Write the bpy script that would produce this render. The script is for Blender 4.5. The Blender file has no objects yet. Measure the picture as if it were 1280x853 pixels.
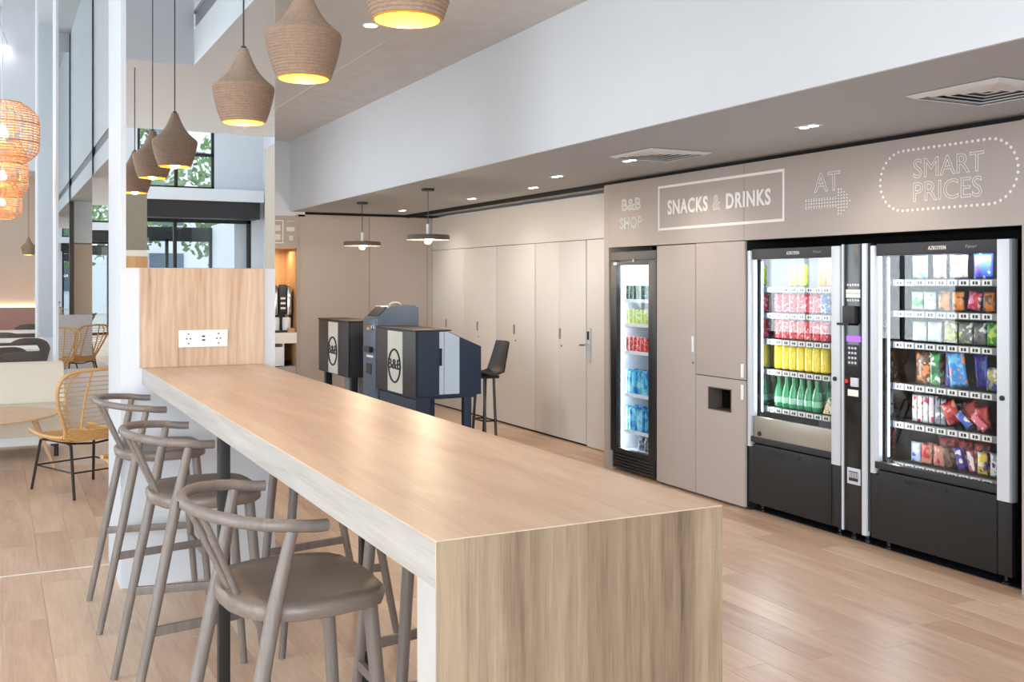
import bpy, bmesh, math, random
from mathutils import Vector, Matrix
R = random.Random(7)
SC = bpy.context.scene
COL = SC.collection
PI = math.pi

# ------------------------------------------------------------------ camera, world, lights, exposure
cam_d = bpy.data.cameras.new('camera')
cam = bpy.data.objects.new('camera', cam_d)
COL.objects.link(cam)
cam.location = (0, 0, 1.6)
cam.rotation_euler = (PI/2, 0, -0.4707)
cam_d.sensor_width = 36
cam_d.lens = 1269.5/1280*36
cam_d.shift_y = -74.5/1280
cam_d.clip_start = 0.05
SC.camera = cam
SC.view_settings.view_transform = 'Standard'
SC.view_settings.look = 'None'
SC.view_settings.gamma = 1
SC.view_settings.use_curve_mapping = False
SC.view_settings.exposure = 0.52

W = bpy.data.worlds.new('overcast_sky')
SC.world = W
W.use_nodes = True
bgn = W.node_tree.nodes['Background']
bgn.inputs[0].default_value = (0.86, 0.93, 1.0, 1)
bgn.inputs[1].default_value = 2.2


def area(name, loc, rot, sx, sy, power, col=(1, 1, 1), spread=PI):
    d = bpy.data.lights.new(name, 'AREA')
    d.shape = 'RECTANGLE'
    d.size, d.size_y, d.energy, d.color = sx, sy, power, col
    d.spread = spread
    o = bpy.data.objects.new(name, d)
    COL.objects.link(o)
    o.location, o.rotation_euler = loc, rot
    return o


DAY = (0.88, 0.94, 1.0)
area('daylight_window_hall', (-6.75, 15.75, 3.4), (0, -PI/2, 0), 6.0, 5.3, 430, DAY)
area('daylight_window_side', (-6.75, 1.2, 3.4), (0, -PI/2, 0), 6.0, 8.4, 480, DAY)
area('daylight_front_window', (-3.1, -9.3, 3.4), (PI/2, 0, 0), 6.0, 6.0, 1250, DAY)


def lin(c):
    return tuple(((x/255)/12.92 if x/255 <= .04045 else ((x/255+.055)/1.055)**2.4) for x in c)


# ------------------------------------------------------------------ materials
def nodes(name):
    m = bpy.data.materials.new(name)
    m.use_nodes = True
    nt = m.node_tree
    return m, nt, nt.nodes, nt.links, nt.nodes['Principled BSDF']


def mat(name, rgb, rough=.5, metal=0, var=.04, scale=6, bump=0, bscale=60, spec=.5, coat=0):
    m, nt, N, L, b = nodes(name)
    c = lin(rgb)
    n = N.new('ShaderNodeTexNoise')
    n.inputs['Scale'].default_value = scale
    n.inputs['Detail'].default_value = 4
    tc = N.new('ShaderNodeTexCoord')
    L.new(tc.outputs['Object'], n.inputs['Vector'])
    mx = N.new('ShaderNodeMix')
    mx.data_type = 'RGBA'
    mx.inputs[6].default_value = tuple(max(0, x*(1-var)) for x in c)+(1,)
    mx.inputs[7].default_value = tuple(min(1, x*(1+var)) for x in c)+(1,)
    L.new(n.outputs['Fac'], mx.inputs[0])
    L.new(mx.outputs[2], b.inputs['Base Color'])
    b.inputs['Roughness'].default_value = rough
    b.inputs['Metallic'].default_value = metal
    b.inputs['Specular IOR Level'].default_value = spec
    if coat:
        b.inputs['Coat Weight'].default_value = coat
        b.inputs['Coat Roughness'].default_value = .1
    if bump:
        n2 = N.new('ShaderNodeTexNoise')
        n2.inputs['Scale'].default_value = bscale
        L.new(tc.outputs['Object'], n2.inputs['Vector'])
        bp = N.new('ShaderNodeBump')
        bp.inputs['Strength'].default_value = bump
        bp.inputs['Distance'].default_value = .004
        L.new(n2.outputs['Fac'], bp.inputs['Height'])
        L.new(bp.outputs[0], b.inputs['Normal'])
    return m


def emit(name, rgb, s):
    m, nt, N, L, b = nodes(name)
    c = lin(rgb)+(1,)
    b.inputs['Base Color'].default_value = c
    b.inputs['Emission Color'].default_value = c
    b.inputs['Emission Strength'].default_value = s
    return m


def wood(name, ca, cb, axis=1, band=.0, bandc=.3, rough=.45, stretch=14, fine=1.0, random_tone=0, dark=None, bump=.15, figure=0):
    """long grain along axis (0 x, 1 y, 2 z); band = stave width across the grain"""
    m, nt, N, L, b = nodes(name)
    tc = N.new('ShaderNodeTexCoord')
    sep = N.new('ShaderNodeSeparateXYZ')
    L.new(tc.outputs['Object'], sep.inputs[0])
    vec = tc.outputs['Object']
    rnd = None
    if random_tone:
        oi = N.new('ShaderNodeObjectInfo')
        rnd = oi.outputs['Random']
        mul = N.new('ShaderNodeVectorMath')
        mul.operation = 'MULTIPLY_ADD'
        comb0 = N.new('ShaderNodeCombineXYZ')
        for k in range(3):
            L.new(rnd, comb0.inputs[k])
        mul.inputs[1].default_value = (17, 31, 11)
        L.new(comb0.outputs[0], mul.inputs[0])
        L.new(tc.outputs['Object'], mul.inputs[2])
        vec = mul.outputs[0]

    def mapping(s_long, s_cross):
        mp = N.new('ShaderNodeMapping')
        s = [s_cross]*3
        s[axis] = s_long
        mp.inputs['Scale'].default_value = s
        L.new(vec, mp.inputs[0])
        return mp.outputs[0]
    n1 = N.new('ShaderNodeTexNoise')
    n1.inputs['Scale'].default_value = 1
    n1.inputs['Detail'].default_value = 6
    n1.inputs['Roughness'].default_value = .65
    n1.inputs['Distortion'].default_value = .6
    L.new(mapping(1.1, stretch), n1.inputs['Vector'])
    n2 = N.new('ShaderNodeTexNoise')
    n2.inputs['Scale'].default_value = 1
    n2.inputs['Detail'].default_value = 3
    L.new(mapping(5*fine, 150*fine), n2.inputs['Vector'])
    add = N.new('ShaderNodeMath')
    add.operation = 'MULTIPLY_ADD'
    L.new(n2.outputs['Fac'], add.inputs[0])
    add.inputs[1].default_value = .45
    L.new(n1.outputs['Fac'], add.inputs[2])
    fac = add.outputs[0]
    off = -.22
    if figure:
        wv = N.new('ShaderNodeTexWave')
        wv.bands_direction = 'X'
        wv.inputs['Scale'].default_value = 5.5
        wv.inputs['Distortion'].default_value = 7
        wv.inputs['Detail'].default_value = 3
        wv.inputs['Detail Scale'].default_value = 1.4
        L.new(mapping(.35, 1.6), wv.inputs['Vector'])
        sw = N.new('ShaderNodeTexNoise')
        sw.inputs['Scale'].default_value = 1
        sw.inputs['Detail'].default_value = 2
        L.new(mapping(110, 7), sw.inputs['Vector'])
        pt = N.new('ShaderNodeTexNoise')
        pt.inputs['Scale'].default_value = 1
        L.new(mapping(3.5, 9), pt.inputs['Vector'])
        gt = N.new('ShaderNodeMapRange')
        gt.inputs['From Min'].default_value = .52
        gt.inputs['From Max'].default_value = .66
        L.new(pt.outputs['Fac'], gt.inputs['Value'])
        ms = N.new('ShaderNodeMath')
        ms.operation = 'MULTIPLY'
        L.new(sw.outputs['Fac'], ms.inputs[0])
        L.new(gt.outputs[0], ms.inputs[1])
        f1 = N.new('ShaderNodeMath')
        f1.operation = 'MULTIPLY_ADD'
        L.new(wv.outputs['Fac'], f1.inputs[0])
        f1.inputs[1].default_value = figure
        L.new(fac, f1.inputs[2])
        f2 = N.new('ShaderNodeMath')
        f2.operation = 'MULTIPLY_ADD'
        L.new(ms.outputs[0], f2.inputs[0])
        f2.inputs[1].default_value = figure*1.2
        L.new(f1.outputs[0], f2.inputs[2])
        fac = f2.outputs[0]
        off -= figure*.65
    extra = None
    if band:
        other = [k for k in (0, 1, 2) if k != axis]
        sm = N.new('ShaderNodeMath')
        sm.operation = 'ADD'
        L.new(sep.outputs[other[0]], sm.inputs[0])
        L.new(sep.outputs[other[1]], sm.inputs[1])
        dv = N.new('ShaderNodeMath')
        dv.operation = 'DIVIDE'
        L.new(sm.outputs[0], dv.inputs[0])
        dv.inputs[1].default_value = band
        fl = N.new('ShaderNodeMath')
        fl.operation = 'FLOOR'
        L.new(dv.outputs[0], fl.inputs[0])
        wn = N.new('ShaderNodeTexWhiteNoise')
        wn.noise_dimensions = '1D'
        L.new(fl.outputs[0], wn.inputs['W'])
        extra = wn.outputs['Value']
    if random_tone:
        extra = rnd
    if extra is not None:
        a2 = N.new('ShaderNodeMath')
        a2.operation = 'MULTIPLY_ADD'
        L.new(extra, a2.inputs[0])
        a2.inputs[1].default_value = random_tone or bandc
        L.new(fac, a2.inputs[2])
        fac = a2.outputs[0]
        off -= (random_tone or bandc)/2
    a3 = N.new('ShaderNodeMath')
    a3.operation = 'ADD'
    a3.use_clamp = True
    L.new(fac, a3.inputs[0])
    a3.inputs[1].default_value = off
    cr = N.new('ShaderNodeValToRGB')
    cr.color_ramp.elements[0].position = .2
    cr.color_ramp.elements[0].color = lin(ca)+(1,)
    cr.color_ramp.elements[1].position = .8
    cr.color_ramp.elements[1].color = lin(cb)+(1,)
    if dark:
        e = cr.color_ramp.elements.new(.12)
        e.color = lin(dark)+(1,)
    L.new(a3.outputs[0], cr.inputs[0])
    L.new(cr.outputs[0], b.inputs['Base Color'])
    b.inputs['Roughness'].default_value = rough
    if bump:
        bp = N.new('ShaderNodeBump')
        bp.inputs['Strength'].default_value = bump
        bp.inputs['Distance'].default_value = .002
        L.new(n2.outputs['Fac'], bp.inputs['Height'])
        L.new(bp.outputs[0], b.inputs['Normal'])
    return m


def glass(name, tint=(1, 1, 1), refl=1.0, rough=0.0):
    m = bpy.data.materials.new(name)
    m.use_nodes = True
    N, L = m.node_tree.nodes, m.node_tree.links
    N.clear()
    o = N.new('ShaderNodeOutputMaterial')
    t = N.new('ShaderNodeBsdfTransparent')
    t.inputs[0].default_value = tint+(1,)
    g = N.new('ShaderNodeBsdfGlossy')
    g.inputs['Roughness'].default_value = rough
    fr = N.new('ShaderNodeLayerWeight')
    fr.inputs[0].default_value = .5
    pw = N.new('ShaderNodeMath')
    pw.operation = 'POWER'
    pw.inputs[1].default_value = 4
    L.new(fr.outputs['Facing'], pw.inputs[0])
    ml = N.new('ShaderNodeMath')
    ml.operation = 'MULTIPLY_ADD'
    ml.use_clamp = True
    ml.inputs[1].default_value = .6
    ml.inputs[2].default_value = .04*refl
    L.new(pw.outputs[0], ml.inputs[0])
    mx = N.new('ShaderNodeMixShader')
    L.new(ml.outputs[0], mx.inputs[0])
    L.new(t.outputs[0], mx.inputs[1])
    L.new(g.outputs[0], mx.inputs[2])
    L.new(mx.outputs[0], o.inputs[0])
    return m


def printed(name, a, b_, c, scale=28, rough=.3):
    """foil wrapper: base colour a with printed patches of b_ and c"""
    m, nt, N, L, b = nodes(name)
    tc = N.new('ShaderNodeTexCoord')
    v = N.new('ShaderNodeTexNoise')
    v.inputs['Scale'].default_value = scale
    v.inputs['Detail'].default_value = 1.5
    oi = N.new('ShaderNodeObjectInfo')
    ad = N.new('ShaderNodeVectorMath')
    ad.operation = 'ADD'
    L.new(tc.outputs['Object'], ad.inputs[0])
    L.new(oi.outputs['Location'], ad.inputs[1])
    L.new(ad.outputs[0], v.inputs['Vector'])
    cr = N.new('ShaderNodeValToRGB')
    cr.color_ramp.interpolation = 'CONSTANT'
    el = cr.color_ramp.elements
    el[0].position, el[0].color = 0, lin(b_)+(1,)
    el[1].position, el[1].color = .42, lin(a)+(1,)
    e = el.new(.6)
    e.color = lin(c)+(1,)
    L.new(v.outputs['Fac'], cr.inputs[0])
    L.new(cr.outputs[0], b.inputs['Base Color'])
    b.inputs['Roughness'].default_value = rough
    return m


M = dict(
    white=mat('white_paint', (207, 210, 215), .6, var=.015),
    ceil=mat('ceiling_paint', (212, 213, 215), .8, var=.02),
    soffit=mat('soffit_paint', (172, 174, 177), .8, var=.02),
    concrete=mat('raw_concrete', (214, 212, 211), .85, var=.14, scale=5, bump=.35, bscale=25),
    taupe=mat('taupe_laminate', (172, 160, 153), .5, var=.02),
    taupe2=mat('pale_taupe_laminate', (212, 208, 206), .5, var=.02),
    pillar=mat('pillar_shade_tone', (140, 128, 112), .8),  # shade put into the colour: darker than the beige plaster
    beige=mat('beige_plaster', (196, 176, 158), .8, var=.03),
    black=mat('black_plastic', (15, 15, 17), .42, var=.1),
    satin=mat('satin_black_metal', (30, 28, 28), .45, var=.1),
    gloss=mat('gloss_black', (12, 12, 14), .12, var=.1),
    dark=mat('dark_void', (14, 13, 13), .8),
    charcoal=mat('charcoal_panel', (36, 35, 39), .45, var=.05),
    silver=mat('brushed_aluminium', (205, 208, 214), .4, .2, var=.03),
    polish=mat('polished_liner', (170, 174, 178), .06, 1, var=.01),
    chrome=mat('chrome', (220, 220, 222), .12, 1),
    steel=mat('satin_steel', (170, 164, 152), .32, .6, var=.05),
    grey=mat('grey_plastic', (128, 128, 132), .5),
    liner=mat('white_liner', (232, 236, 240), .4, var=.01),
    plate=mat('white_plastic', (235, 235, 238), .3, var=.01),
    label=mat('white_print', (238, 234, 228), .6, var=.01),
    ink=mat('black_print', (28, 26, 26), .6),
    navy=mat('navy_laminate', (38, 51, 72), .42, var=.03),
    slate=mat('slate_blue_steel', (84, 98, 116), .35, .2, var=.04),
    paleblue=mat('pale_blue_panel', (196, 210, 224), .3, var=.02),
    stripw=mat('white_acrylic', (214, 214, 204), .22, var=.03),
    led=emit('cold_led', (225, 238, 255), 9),
    warm=emit('warm_bulb', (255, 190, 105), 26),
    warmled=emit('warm_led', (255, 226, 190), 5),
    dl=emit('downlight_lens', (255, 244, 228), 6),
    purple=emit('purple_screen', (120, 70, 235), 1.6),
    jute=mat('jute_rope', (152, 127, 108), .9, var=.3, scale=70, bump=.9, bscale=220),
    amber=mat('gold_inner_lining', (226, 160, 62), .4, .3),
    rattan=mat('rattan_cane', (208, 164, 106), .5, var=.16, scale=30),
    cane=mat('lamp_cane', (214, 158, 112), .55, var=.15, scale=30),
    stool=wood('grey_stained_beech', (104, 94, 88), (136, 125, 118), 2, rough=.42, stretch=20, bump=.05),
    seatw=wood('grey_stained_seat', (104, 92, 84), (134, 119, 109), 0, rough=.4, stretch=18, bump=.05),
    cream=mat('cream_upholstery', (226, 216, 200), .85, var=.02, bump=.15, bscale=300),
    brown=mat('brown_shell', (84, 74, 68), .55, var=.05),
    tabletop=mat('light_laminate', (226, 220, 210), .4),
    pinkw=mat('mauve_upholstery', (158, 122, 112), .8, var=.04),
    leaf=mat('tree_leaves', (96, 128, 70), .7, var=.4, scale=3),
    bark=mat('tree_bark', (88, 72, 58), .9),
    paving=mat('street_paving', (170, 168, 164), .85, var=.06),
    facade=mat('facade_render', (206, 208, 214), .85),
    bar_top=wood('oak_bar_top', (184, 152, 126), (220, 195, 170), 1, band=.13, rough=.36, stretch=9, bump=.08),
    bar_edge=wood('daylit_oak_edge', (158, 150, 142), (196, 191, 186), 1, rough=.5, stretch=22, dark=(120, 112, 104)),  # oak greyed: cool daylight on the edges put into the colour
    bar_end=wood('sonoma_oak', (108, 88, 70), (158, 137, 113), 2, band=.083, bandc=.26, rough=.5, stretch=11, dark=(86, 68, 54), bump=.3, figure=.11, fine=1.5),
    back_panel=wood('sonoma_oak_pale', (178, 146, 120), (208, 182, 158), 2, band=.1, bandc=.2, rough=.5, stretch=14, dark=(150, 120, 96), figure=.18),
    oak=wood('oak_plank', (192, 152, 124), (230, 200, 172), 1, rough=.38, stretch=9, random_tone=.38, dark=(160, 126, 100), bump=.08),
    oakfar=wood('oak_floor_far', (204, 178, 156), (230, 208, 186), 1, band=.19, rough=.34, stretch=8, bump=0),  # paler than the planks, colour lightened to bounce daylight upward
    niche=wood('niche_oak', (176, 128, 80), (214, 168, 118), 2, rough=.5, stretch=10),
    lightleg=wood('light_ash', (196, 160, 124), (222, 190, 156), 2, rough=.5, stretch=20),
    mirror=mat('mirror_silvering', (238, 241, 242), .0, 1, var=0),
    pane=glass('window_glass', (.96, .98, .98), 1.0),
    vglass=glass('vending_glass', (.97, .985, .985), .85),
    green_bottle=mat('green_bottle_glass', (52, 150, 96), .1, var=.25, scale=40),
)


def can_material(name, a, b_, rough=.3):
    return printed(name, a, b_, a, 55, rough)


# ------------------------------------------------------------------ mesh builder
class MB:
    def __init__(s):
        s.v, s.f, s.mi, s.cur = [], [], [], 0

    def add(s, vs, fs):
        o = len(s.v)
        s.v += [tuple(v) for v in vs]
        for f in fs:
            s.f.append([o+i for i in f])
            s.mi.append(s.cur)
        return s

    def box(s, x0, x1, y0, y1, z0, z1):
        return s.add([(x, y, z) for x in (x0, x1) for y in (y0, y1) for z in (z0, z1)],
                     [(0, 1, 3, 2), (4, 6, 7, 5), (0, 4, 5, 1), (2, 3, 7, 6), (0, 2, 6, 4), (1, 5, 7, 3)])

    def tube(s, pts, r, n=10, closed=False):
        P = [Vector(p) for p in pts]
        k = len(P)
        rr = r if isinstance(r, (list, tuple)) else [r]*k
        vs, fs, prev = [], [], None
        for i in range(k):
            a, b = P[(i-1) % k if closed else max(i-1, 0)], P[(i+1) % k if closed else min(i+1, k-1)]
            t = (b-a).normalized()
            if prev is None:
                u = t.orthogonal().normalized()
            else:
                u = (prev-t*prev.dot(t))
                u = u.normalized() if u.length > 1e-6 else t.orthogonal().normalized()
            prev = u
            w = t.cross(u)
            for j in range(n):
                q = 2*PI*j/n
                vs.append(P[i]+(u*math.cos(q)+w*math.sin(q))*rr[i])
        for i in range(k if closed else k-1):
            for j in range(n):
                i2, j2 = (i+1) % k, (j+1) % n
                fs.append((i*n+j, i*n+j2, i2*n+j2, i2*n+j))
        if not closed:
            fs.append(tuple(range(n-1, -1, -1)))
            fs.append(tuple(range((k-1)*n, k*n)))
        return s.add(vs, fs)

    def lathe(s, prof, n=24, c=(0, 0, 0), cap=True):
        vs, fs = [], []
        k = len(prof)
        for r, z in prof:
            for j in range(n):
                q = 2*PI*j/n
                vs.append((c[0]+r*math.cos(q), c[1]+r*math.sin(q), c[2]+z))
        for i in range(k-1):
            for j in range(n):
                j2 = (j+1) % n
                fs.append((i*n+j, i*n+j2, (i+1)*n+j2, (i+1)*n+j))
        if cap:
            if prof[0][0] > 1e-5:
                fs.append(tuple(range(n-1, -1, -1)))
            if prof[-1][0] > 1e-5:
                fs.append(tuple(range((k-1)*n, k*n)))
        return s.add(vs, fs)

    def cyl(s, c, r, h, axis=2, n=20):
        t = MB().lathe([(r, 0), (r, h)], n)
        out = []
        for x, y, z in t.v:
            p = (x, y, z) if axis == 2 else ((z, x, y) if axis == 0 else (y, z, x))
            out.append((p[0]+c[0], p[1]+c[1], p[2]+c[2]))
        return s.add(out, t.f)

    def prism(s, poly, lo, hi, axis=2):
        """poly in the two other axes (cyclic order), extruded along axis"""
        k = len(poly)

        def q(a, b, h):
            return ((a, b, h) if axis == 2 else ((h, a, b) if axis == 0 else (b, h, a)))
        vs = [q(a, b, lo) for a, b in poly]+[q(a, b, hi) for a, b in poly]
        fs = [tuple(range(k-1, -1, -1)), tuple(range(k, 2*k))]
        fs += [(i, (i+1) % k, k+(i+1) % k, k+i) for i in range(k)]
        return s.add(vs, fs)

    def bar(s, p, q, w, h):
        p, q = Vector(p), Vector(q)
        d = (q-p).normalized()
        side = d.cross(Vector((0, 0, 1)))
        side = side.normalized() if side.length > 1e-4 else Vector((1, 0, 0))
        up = side.cross(d)
        vs = []
        for e in (p, q):
            for a, b in ((-1, -1), (1, -1), (1, 1), (-1, 1)):
                vs.append(e+side*a*w/2+up*b*h/2)
        return s.add(vs, [(3, 2, 1, 0), (4, 5, 6, 7), (0, 1, 5, 4), (1, 2, 6, 5), (2, 3, 7, 6), (3, 0, 4, 7)])


def mesh_of(b, name, mats, bev=0, smooth=35, off=(0, 0, 0), seg=2):
    me = bpy.data.meshes.new(name)
    me.from_pydata([(x-off[0], y-off[1], z-off[2]) for x, y, z in b.v], [], b.f)
    for m in (mats if isinstance(mats, (list, tuple)) else [mats]):
        me.materials.append(m)
    me.polygons.foreach_set('material_index', b.mi)
    bm = bmesh.new()
    bm.from_mesh(me)
    bmesh.ops.recalc_face_normals(bm, faces=bm.faces)
    if bev:
        es = [e for e in bm.edges if len(e.link_faces) == 2 and e.calc_face_angle(0) > .6]
        bmesh.ops.bevel(bm, geom=es, offset=bev, segments=seg, profile=.7, affect='EDGES', clamp_overlap=True)
    bm.to_mesh(me)
    bm.free()
    if smooth:
        me.shade_smooth()
        me.set_sharp_from_angle(angle=math.radians(smooth))
    return me


def link(name, data, parent=None):
    o = bpy.data.objects.new(name, data)
    COL.objects.link(o)
    if parent:
        o.parent = parent
    return o


def tag(o, label=None, cat=None, group=None, kind=None):
    if label:
        o['label'] = label
    if cat:
        o['category'] = cat
    if group:
        o['group'] = group
    if kind:
        o['kind'] = kind
    return o


def thing(name, label, cat, loc=(0, 0, 0), group=None, rz=0):
    o = link(name, None)
    o.location = loc
    o.rotation_euler = (0, 0, rz)
    o.empty_display_size = .1
    return tag(o, label, cat, group)


def wloc(p):
    v = Vector((0, 0, 0))
    while p is not None:
        v += p.location
        p = p.parent
    return v


def part(name, b, m, parent, bev=0, smooth=35, label=None, kind=None, seg=2):
    """b holds coordinates in the parent's world frame (parents unrotated at build time)"""
    me = mesh_of(b, name, m, bev, smooth, wloc(parent), seg)
    o = link(name, me, parent)
    return tag(o, label, None, None, kind)


def solo(name, b, m, label=None, cat=None, group=None, kind=None, bev=0, smooth=35, base=None):
    if base is None:
        xs, ys, zs = zip(*b.v)
        base = ((min(xs)+max(xs))/2, (min(ys)+max(ys))/2, min(zs))
    o = link(name, mesh_of(b, name, m, bev, smooth, base))
    o.location = base
    return tag(o, label, cat, group, kind)


def struct(name, b, m, bev=0, label=None):
    return solo(name, b, m, label, None, None, 'structure', bev)


def B(*boxes):
    b = MB()
    for x in boxes:
        b.box(*x)
    return b


def clone(root, loc, label=None, group=None, rz=None):
    def rec(o, par):
        c = o.copy()
        COL.objects.link(c)
        c.parent = par
        for ch in o.children:
            rec(ch, c)
        return c
    r = rec(root, None)
    r.location = loc
    if rz is not None:
        r.rotation_euler = (0, 0, rz)
    if label:
        r['label'] = label
    if group:
        r['group'] = group
    return r


def text_mesh(body, face, rect, plane, depth=.004, outline=0.0, bold=0.0, keep=None, sp=1.0):
    """text fitted into rect on a wall. face '-x': rect=(y_left,y_right,z0,z1); face '-y': rect=(x0,x1,z0,z1)"""
    c = bpy.data.curves.new('t', 'FONT')
    c.body = body
    c.align_x = 'CENTER'
    c.space_character = sp
    c.resolution_u = 3
    if outline:
        c.fill_mode = 'NONE'
        c.bevel_depth = outline
        c.bevel_resolution = 0
    else:
        c.extrude = .01
        c.offset = bold
    o = bpy.data.objects.new('t', c)
    COL.objects.link(o)
    bpy.context.view_layer.update()
    dg = bpy.context.evaluated_depsgraph_get()
    me = bpy.data.meshes.new_from_object(o.evaluated_get(dg))
    bpy.data.objects.remove(o)
    b = MB()
    vs = [v.co.copy() for v in me.vertices]
    x0, x1 = min(v.x for v in vs), max(v.x for v in vs)
    y0, y1 = min(v.y for v in vs), max(v.y for v in vs)
    z0, z1 = min(v.z for v in vs), max(v.z for v in vs)
    out = []
    for v in vs:
        u, w, d = (v.x-x0)/(x1-x0), (v.y-y0)/(y1-y0), (v.z-z0)/(z1-z0)
        a = rect[0]+u*(rect[1]-rect[0])
        z = rect[2]+w*(rect[3]-rect[2])
        out.append((plane-d*depth, a, z) if face == '-x' else (a, plane-d*depth, z))
    b.add(out, [list(p.vertices) for p in me.polygons])
    bpy.data.meshes.remove(me)
    return b

# ================================================================== SETTING
YM = 5.62          # front face of the first column, carrying the mirror
ZC = 3.317         # ceiling under the mezzanine
ZS = 2.458         # soffit over the shop
ZT = 6.8           # hall ceiling

floor = struct('floor', B((-6.7, 5.6, -8.9, 23.2, -.2, -.012)), M['oakfar'])
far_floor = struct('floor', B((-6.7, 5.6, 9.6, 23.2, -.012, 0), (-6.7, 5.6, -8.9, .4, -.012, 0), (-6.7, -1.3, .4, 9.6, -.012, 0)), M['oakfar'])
PW = .19
pm = [mesh_of(B((-PW/2+.0004, PW/2-.0004, -L/2+.0004, L/2-.0004, -.012, 0)), 'plank', M['oak'], .0012, 0, seg=1) for L in (1.2, 1.5, 1.8)]
x = -1.3+PW/2
while x < 5.35:
    y = .4-R.random()*1.2
    while y < 9.6:
        k = R.randrange(3)
        L = (1.2, 1.5, 1.8)[k]
        o = link('plank', pm[k], floor)
        o.location = Vector((x, y+L/2, 0))-floor.location
        o.location.z += R.random()*.0006-.0006
        y += L
    x += PW
struct('trim_1', B((-3.5, .575, 6.145, 6.157, -.001, .002)), M['tabletop'])

# hall shell
zt = ZT
struct('ceiling', B((-6.7, 5.6, -8.9, 23.2, zt, zt+.15)), M['white'])
b = B((-6.7, -6.5, -8.9, -3, 0, zt), (-6.7, -6.5, 5.4, 13.1, 0, zt), (-6.7, -6.5, 18.4, 23.2, 0, zt),
      (-6.7, -6.5, -3, 5.4, 0, .4), (-6.7, -6.5, -3, 5.4, 6.3, zt), (-6.7, -6.5, 13.1, 18.4, 0, .4), (-6.7, -6.5, 13.1, 18.4, 6.3, zt))
struct('wall_left', b, M['white'])


def window(name, x0, x1, y0, y1, z0, z1, nv, nh, along='y'):
    t = thing(name, None, None, ((x0+x1)/2, (y0+y1)/2, z0))
    tag(t, kind='structure')
    lo, hi = (y0, y1) if along == 'y' else (x0, x1)
    f = .05
    bars = [(lo, lo+f, z0, z1), (hi-f, hi, z0, z1), (lo, hi, z0, z0+f), (lo, hi, z1-f, z1)]
    for i in range(1, nv):
        c = lo+(hi-lo)*i/nv
        bars.append((c-.03, c+.03, z0, z1))
    for i in range(1, nh):
        c = z0+(z1-z0)*i/nh
        bars.append((lo, hi, c-.03, c+.03))
    b = MB()
    for a0, a1, c0, c1 in bars:
        b.box(x0, x1, a0, a1, c0, c1) if along == 'y' else b.box(a0, a1, y0, y1, c0, c1)
    part('window_frame', b, M['satin'], t)
    for i in range(nv):
        for j in range(nh):
            a0, a1 = lo+(hi-lo)*i/nv+.03, lo+(hi-lo)*(i+1)/nv-.03
            c0, c1 = z0+(z1-z0)*j/nh+.03, z0+(z1-z0)*(j+1)/nh-.03
            if along == 'y':
                xm = (x0+x1)/2
                part('pane', B((xm-.004, xm+.004, a0, a1, c0, c1)), M['pane'], t, smooth=0)
            else:
                ym = (y0+y1)/2
                part('pane', B((a0, a1, ym-.004, ym+.004, c0, c1)), M['pane'], t, smooth=0)
    return t


window('window_1', -6.64, -6.56, 13.1, 18.4, .4, 6.3, 4, 3)
window('window_2', -6.64, -6.56, -3, 5.4, .4, 6.3, 5, 3)
# street front at the rear of the photographer
b = B((-6.7, -6, -8.9, -8.7, 0, zt), (-6, 1.2, -8.9, -8.7, 0, .3), (-6, 1.2, -8.9, -8.7, 6.4, zt), (1.2, 2.35, -8.9, -8.7, 0, zt),
      (2.35, 3.75, -8.9, -8.7, 6.0, zt), (3.75, 5.6, -8.9, -8.7, 2.8, zt), (4.45, 5.6, -8.9, -8.7, 0, 2.8),
      (2.35, 3.75, -8.9, -8.7, 2.8, 3.36))
struct('wall_front', b, M['white'])
window('window_3', -6, 1.2, -8.84, -8.76, .3, 6.4, 4, 3, 'x')
window('window_4', 2.35, 3.75, -8.84, -8.76, 3.36, 6.0, 2, 4, 'x')
d = thing('door_1', None, None, (3.4, -8.8, 0))
tag(d, kind='structure')
part('door_frame', B((2.35, 2.42, -8.85, -8.75, 0, 2.8), (4.38, 4.45, -8.85, -8.75, 0, 2.8), (2.35, 4.45, -8.85, -8.75, 2.72, 2.8),
                     (3.0, 3.06, -8.85, -8.75, 0, 2.72), (2.42, 4.38, -8.85, -8.75, 0, .08)), M['satin'], d)
part('pane', B((2.42, 3.0, -8.804, -8.796, .08, 2.72)), M['pane'], d, smooth=0)
part('pane', B((3.06, 4.38, -8.804, -8.796, .08, 2.72)), M['pane'], d, smooth=0)
part('shutter_box', B((2.3, 4.5, -8.7, -8.2, 2.78, 3.1)), M['satin'], d, .01)
part('lintel_shelf', B((2.2, 4.55, -8.7, -8.1, 3.1, 3.32)), M['ceil'], d, .005)
v = thing('door_2', None, None, (3.2, -11.2, 0))
tag(v, kind='structure')
part('door_frame', B((2.3, 2.36, -11.25, -11.15, 0, 2.75), (3.2, 3.26, -11.25, -11.15, 0, 2.5), (4.1, 4.16, -11.25, -11.15, 0, 2.75), (2.3, 4.16, -11.25, -11.15, 2.45, 2.75)), M['satin'], v)
part('pane', B((2.36, 3.2, -11.204, -11.196, 0, 2.45)), M['pane'], v, smooth=0)
part('pane', B((3.26, 4.1, -11.204, -11.196, 0, 2.45)), M['pane'], v, smooth=0)
struct('wall_vestibule', B((4.16, 4.4, -11.3, -8.9, 0, 2.8)), M['white'])
struct('street', B((-20, 20, -40, -8.9, -.25, -.1)), M['paving'])

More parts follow.
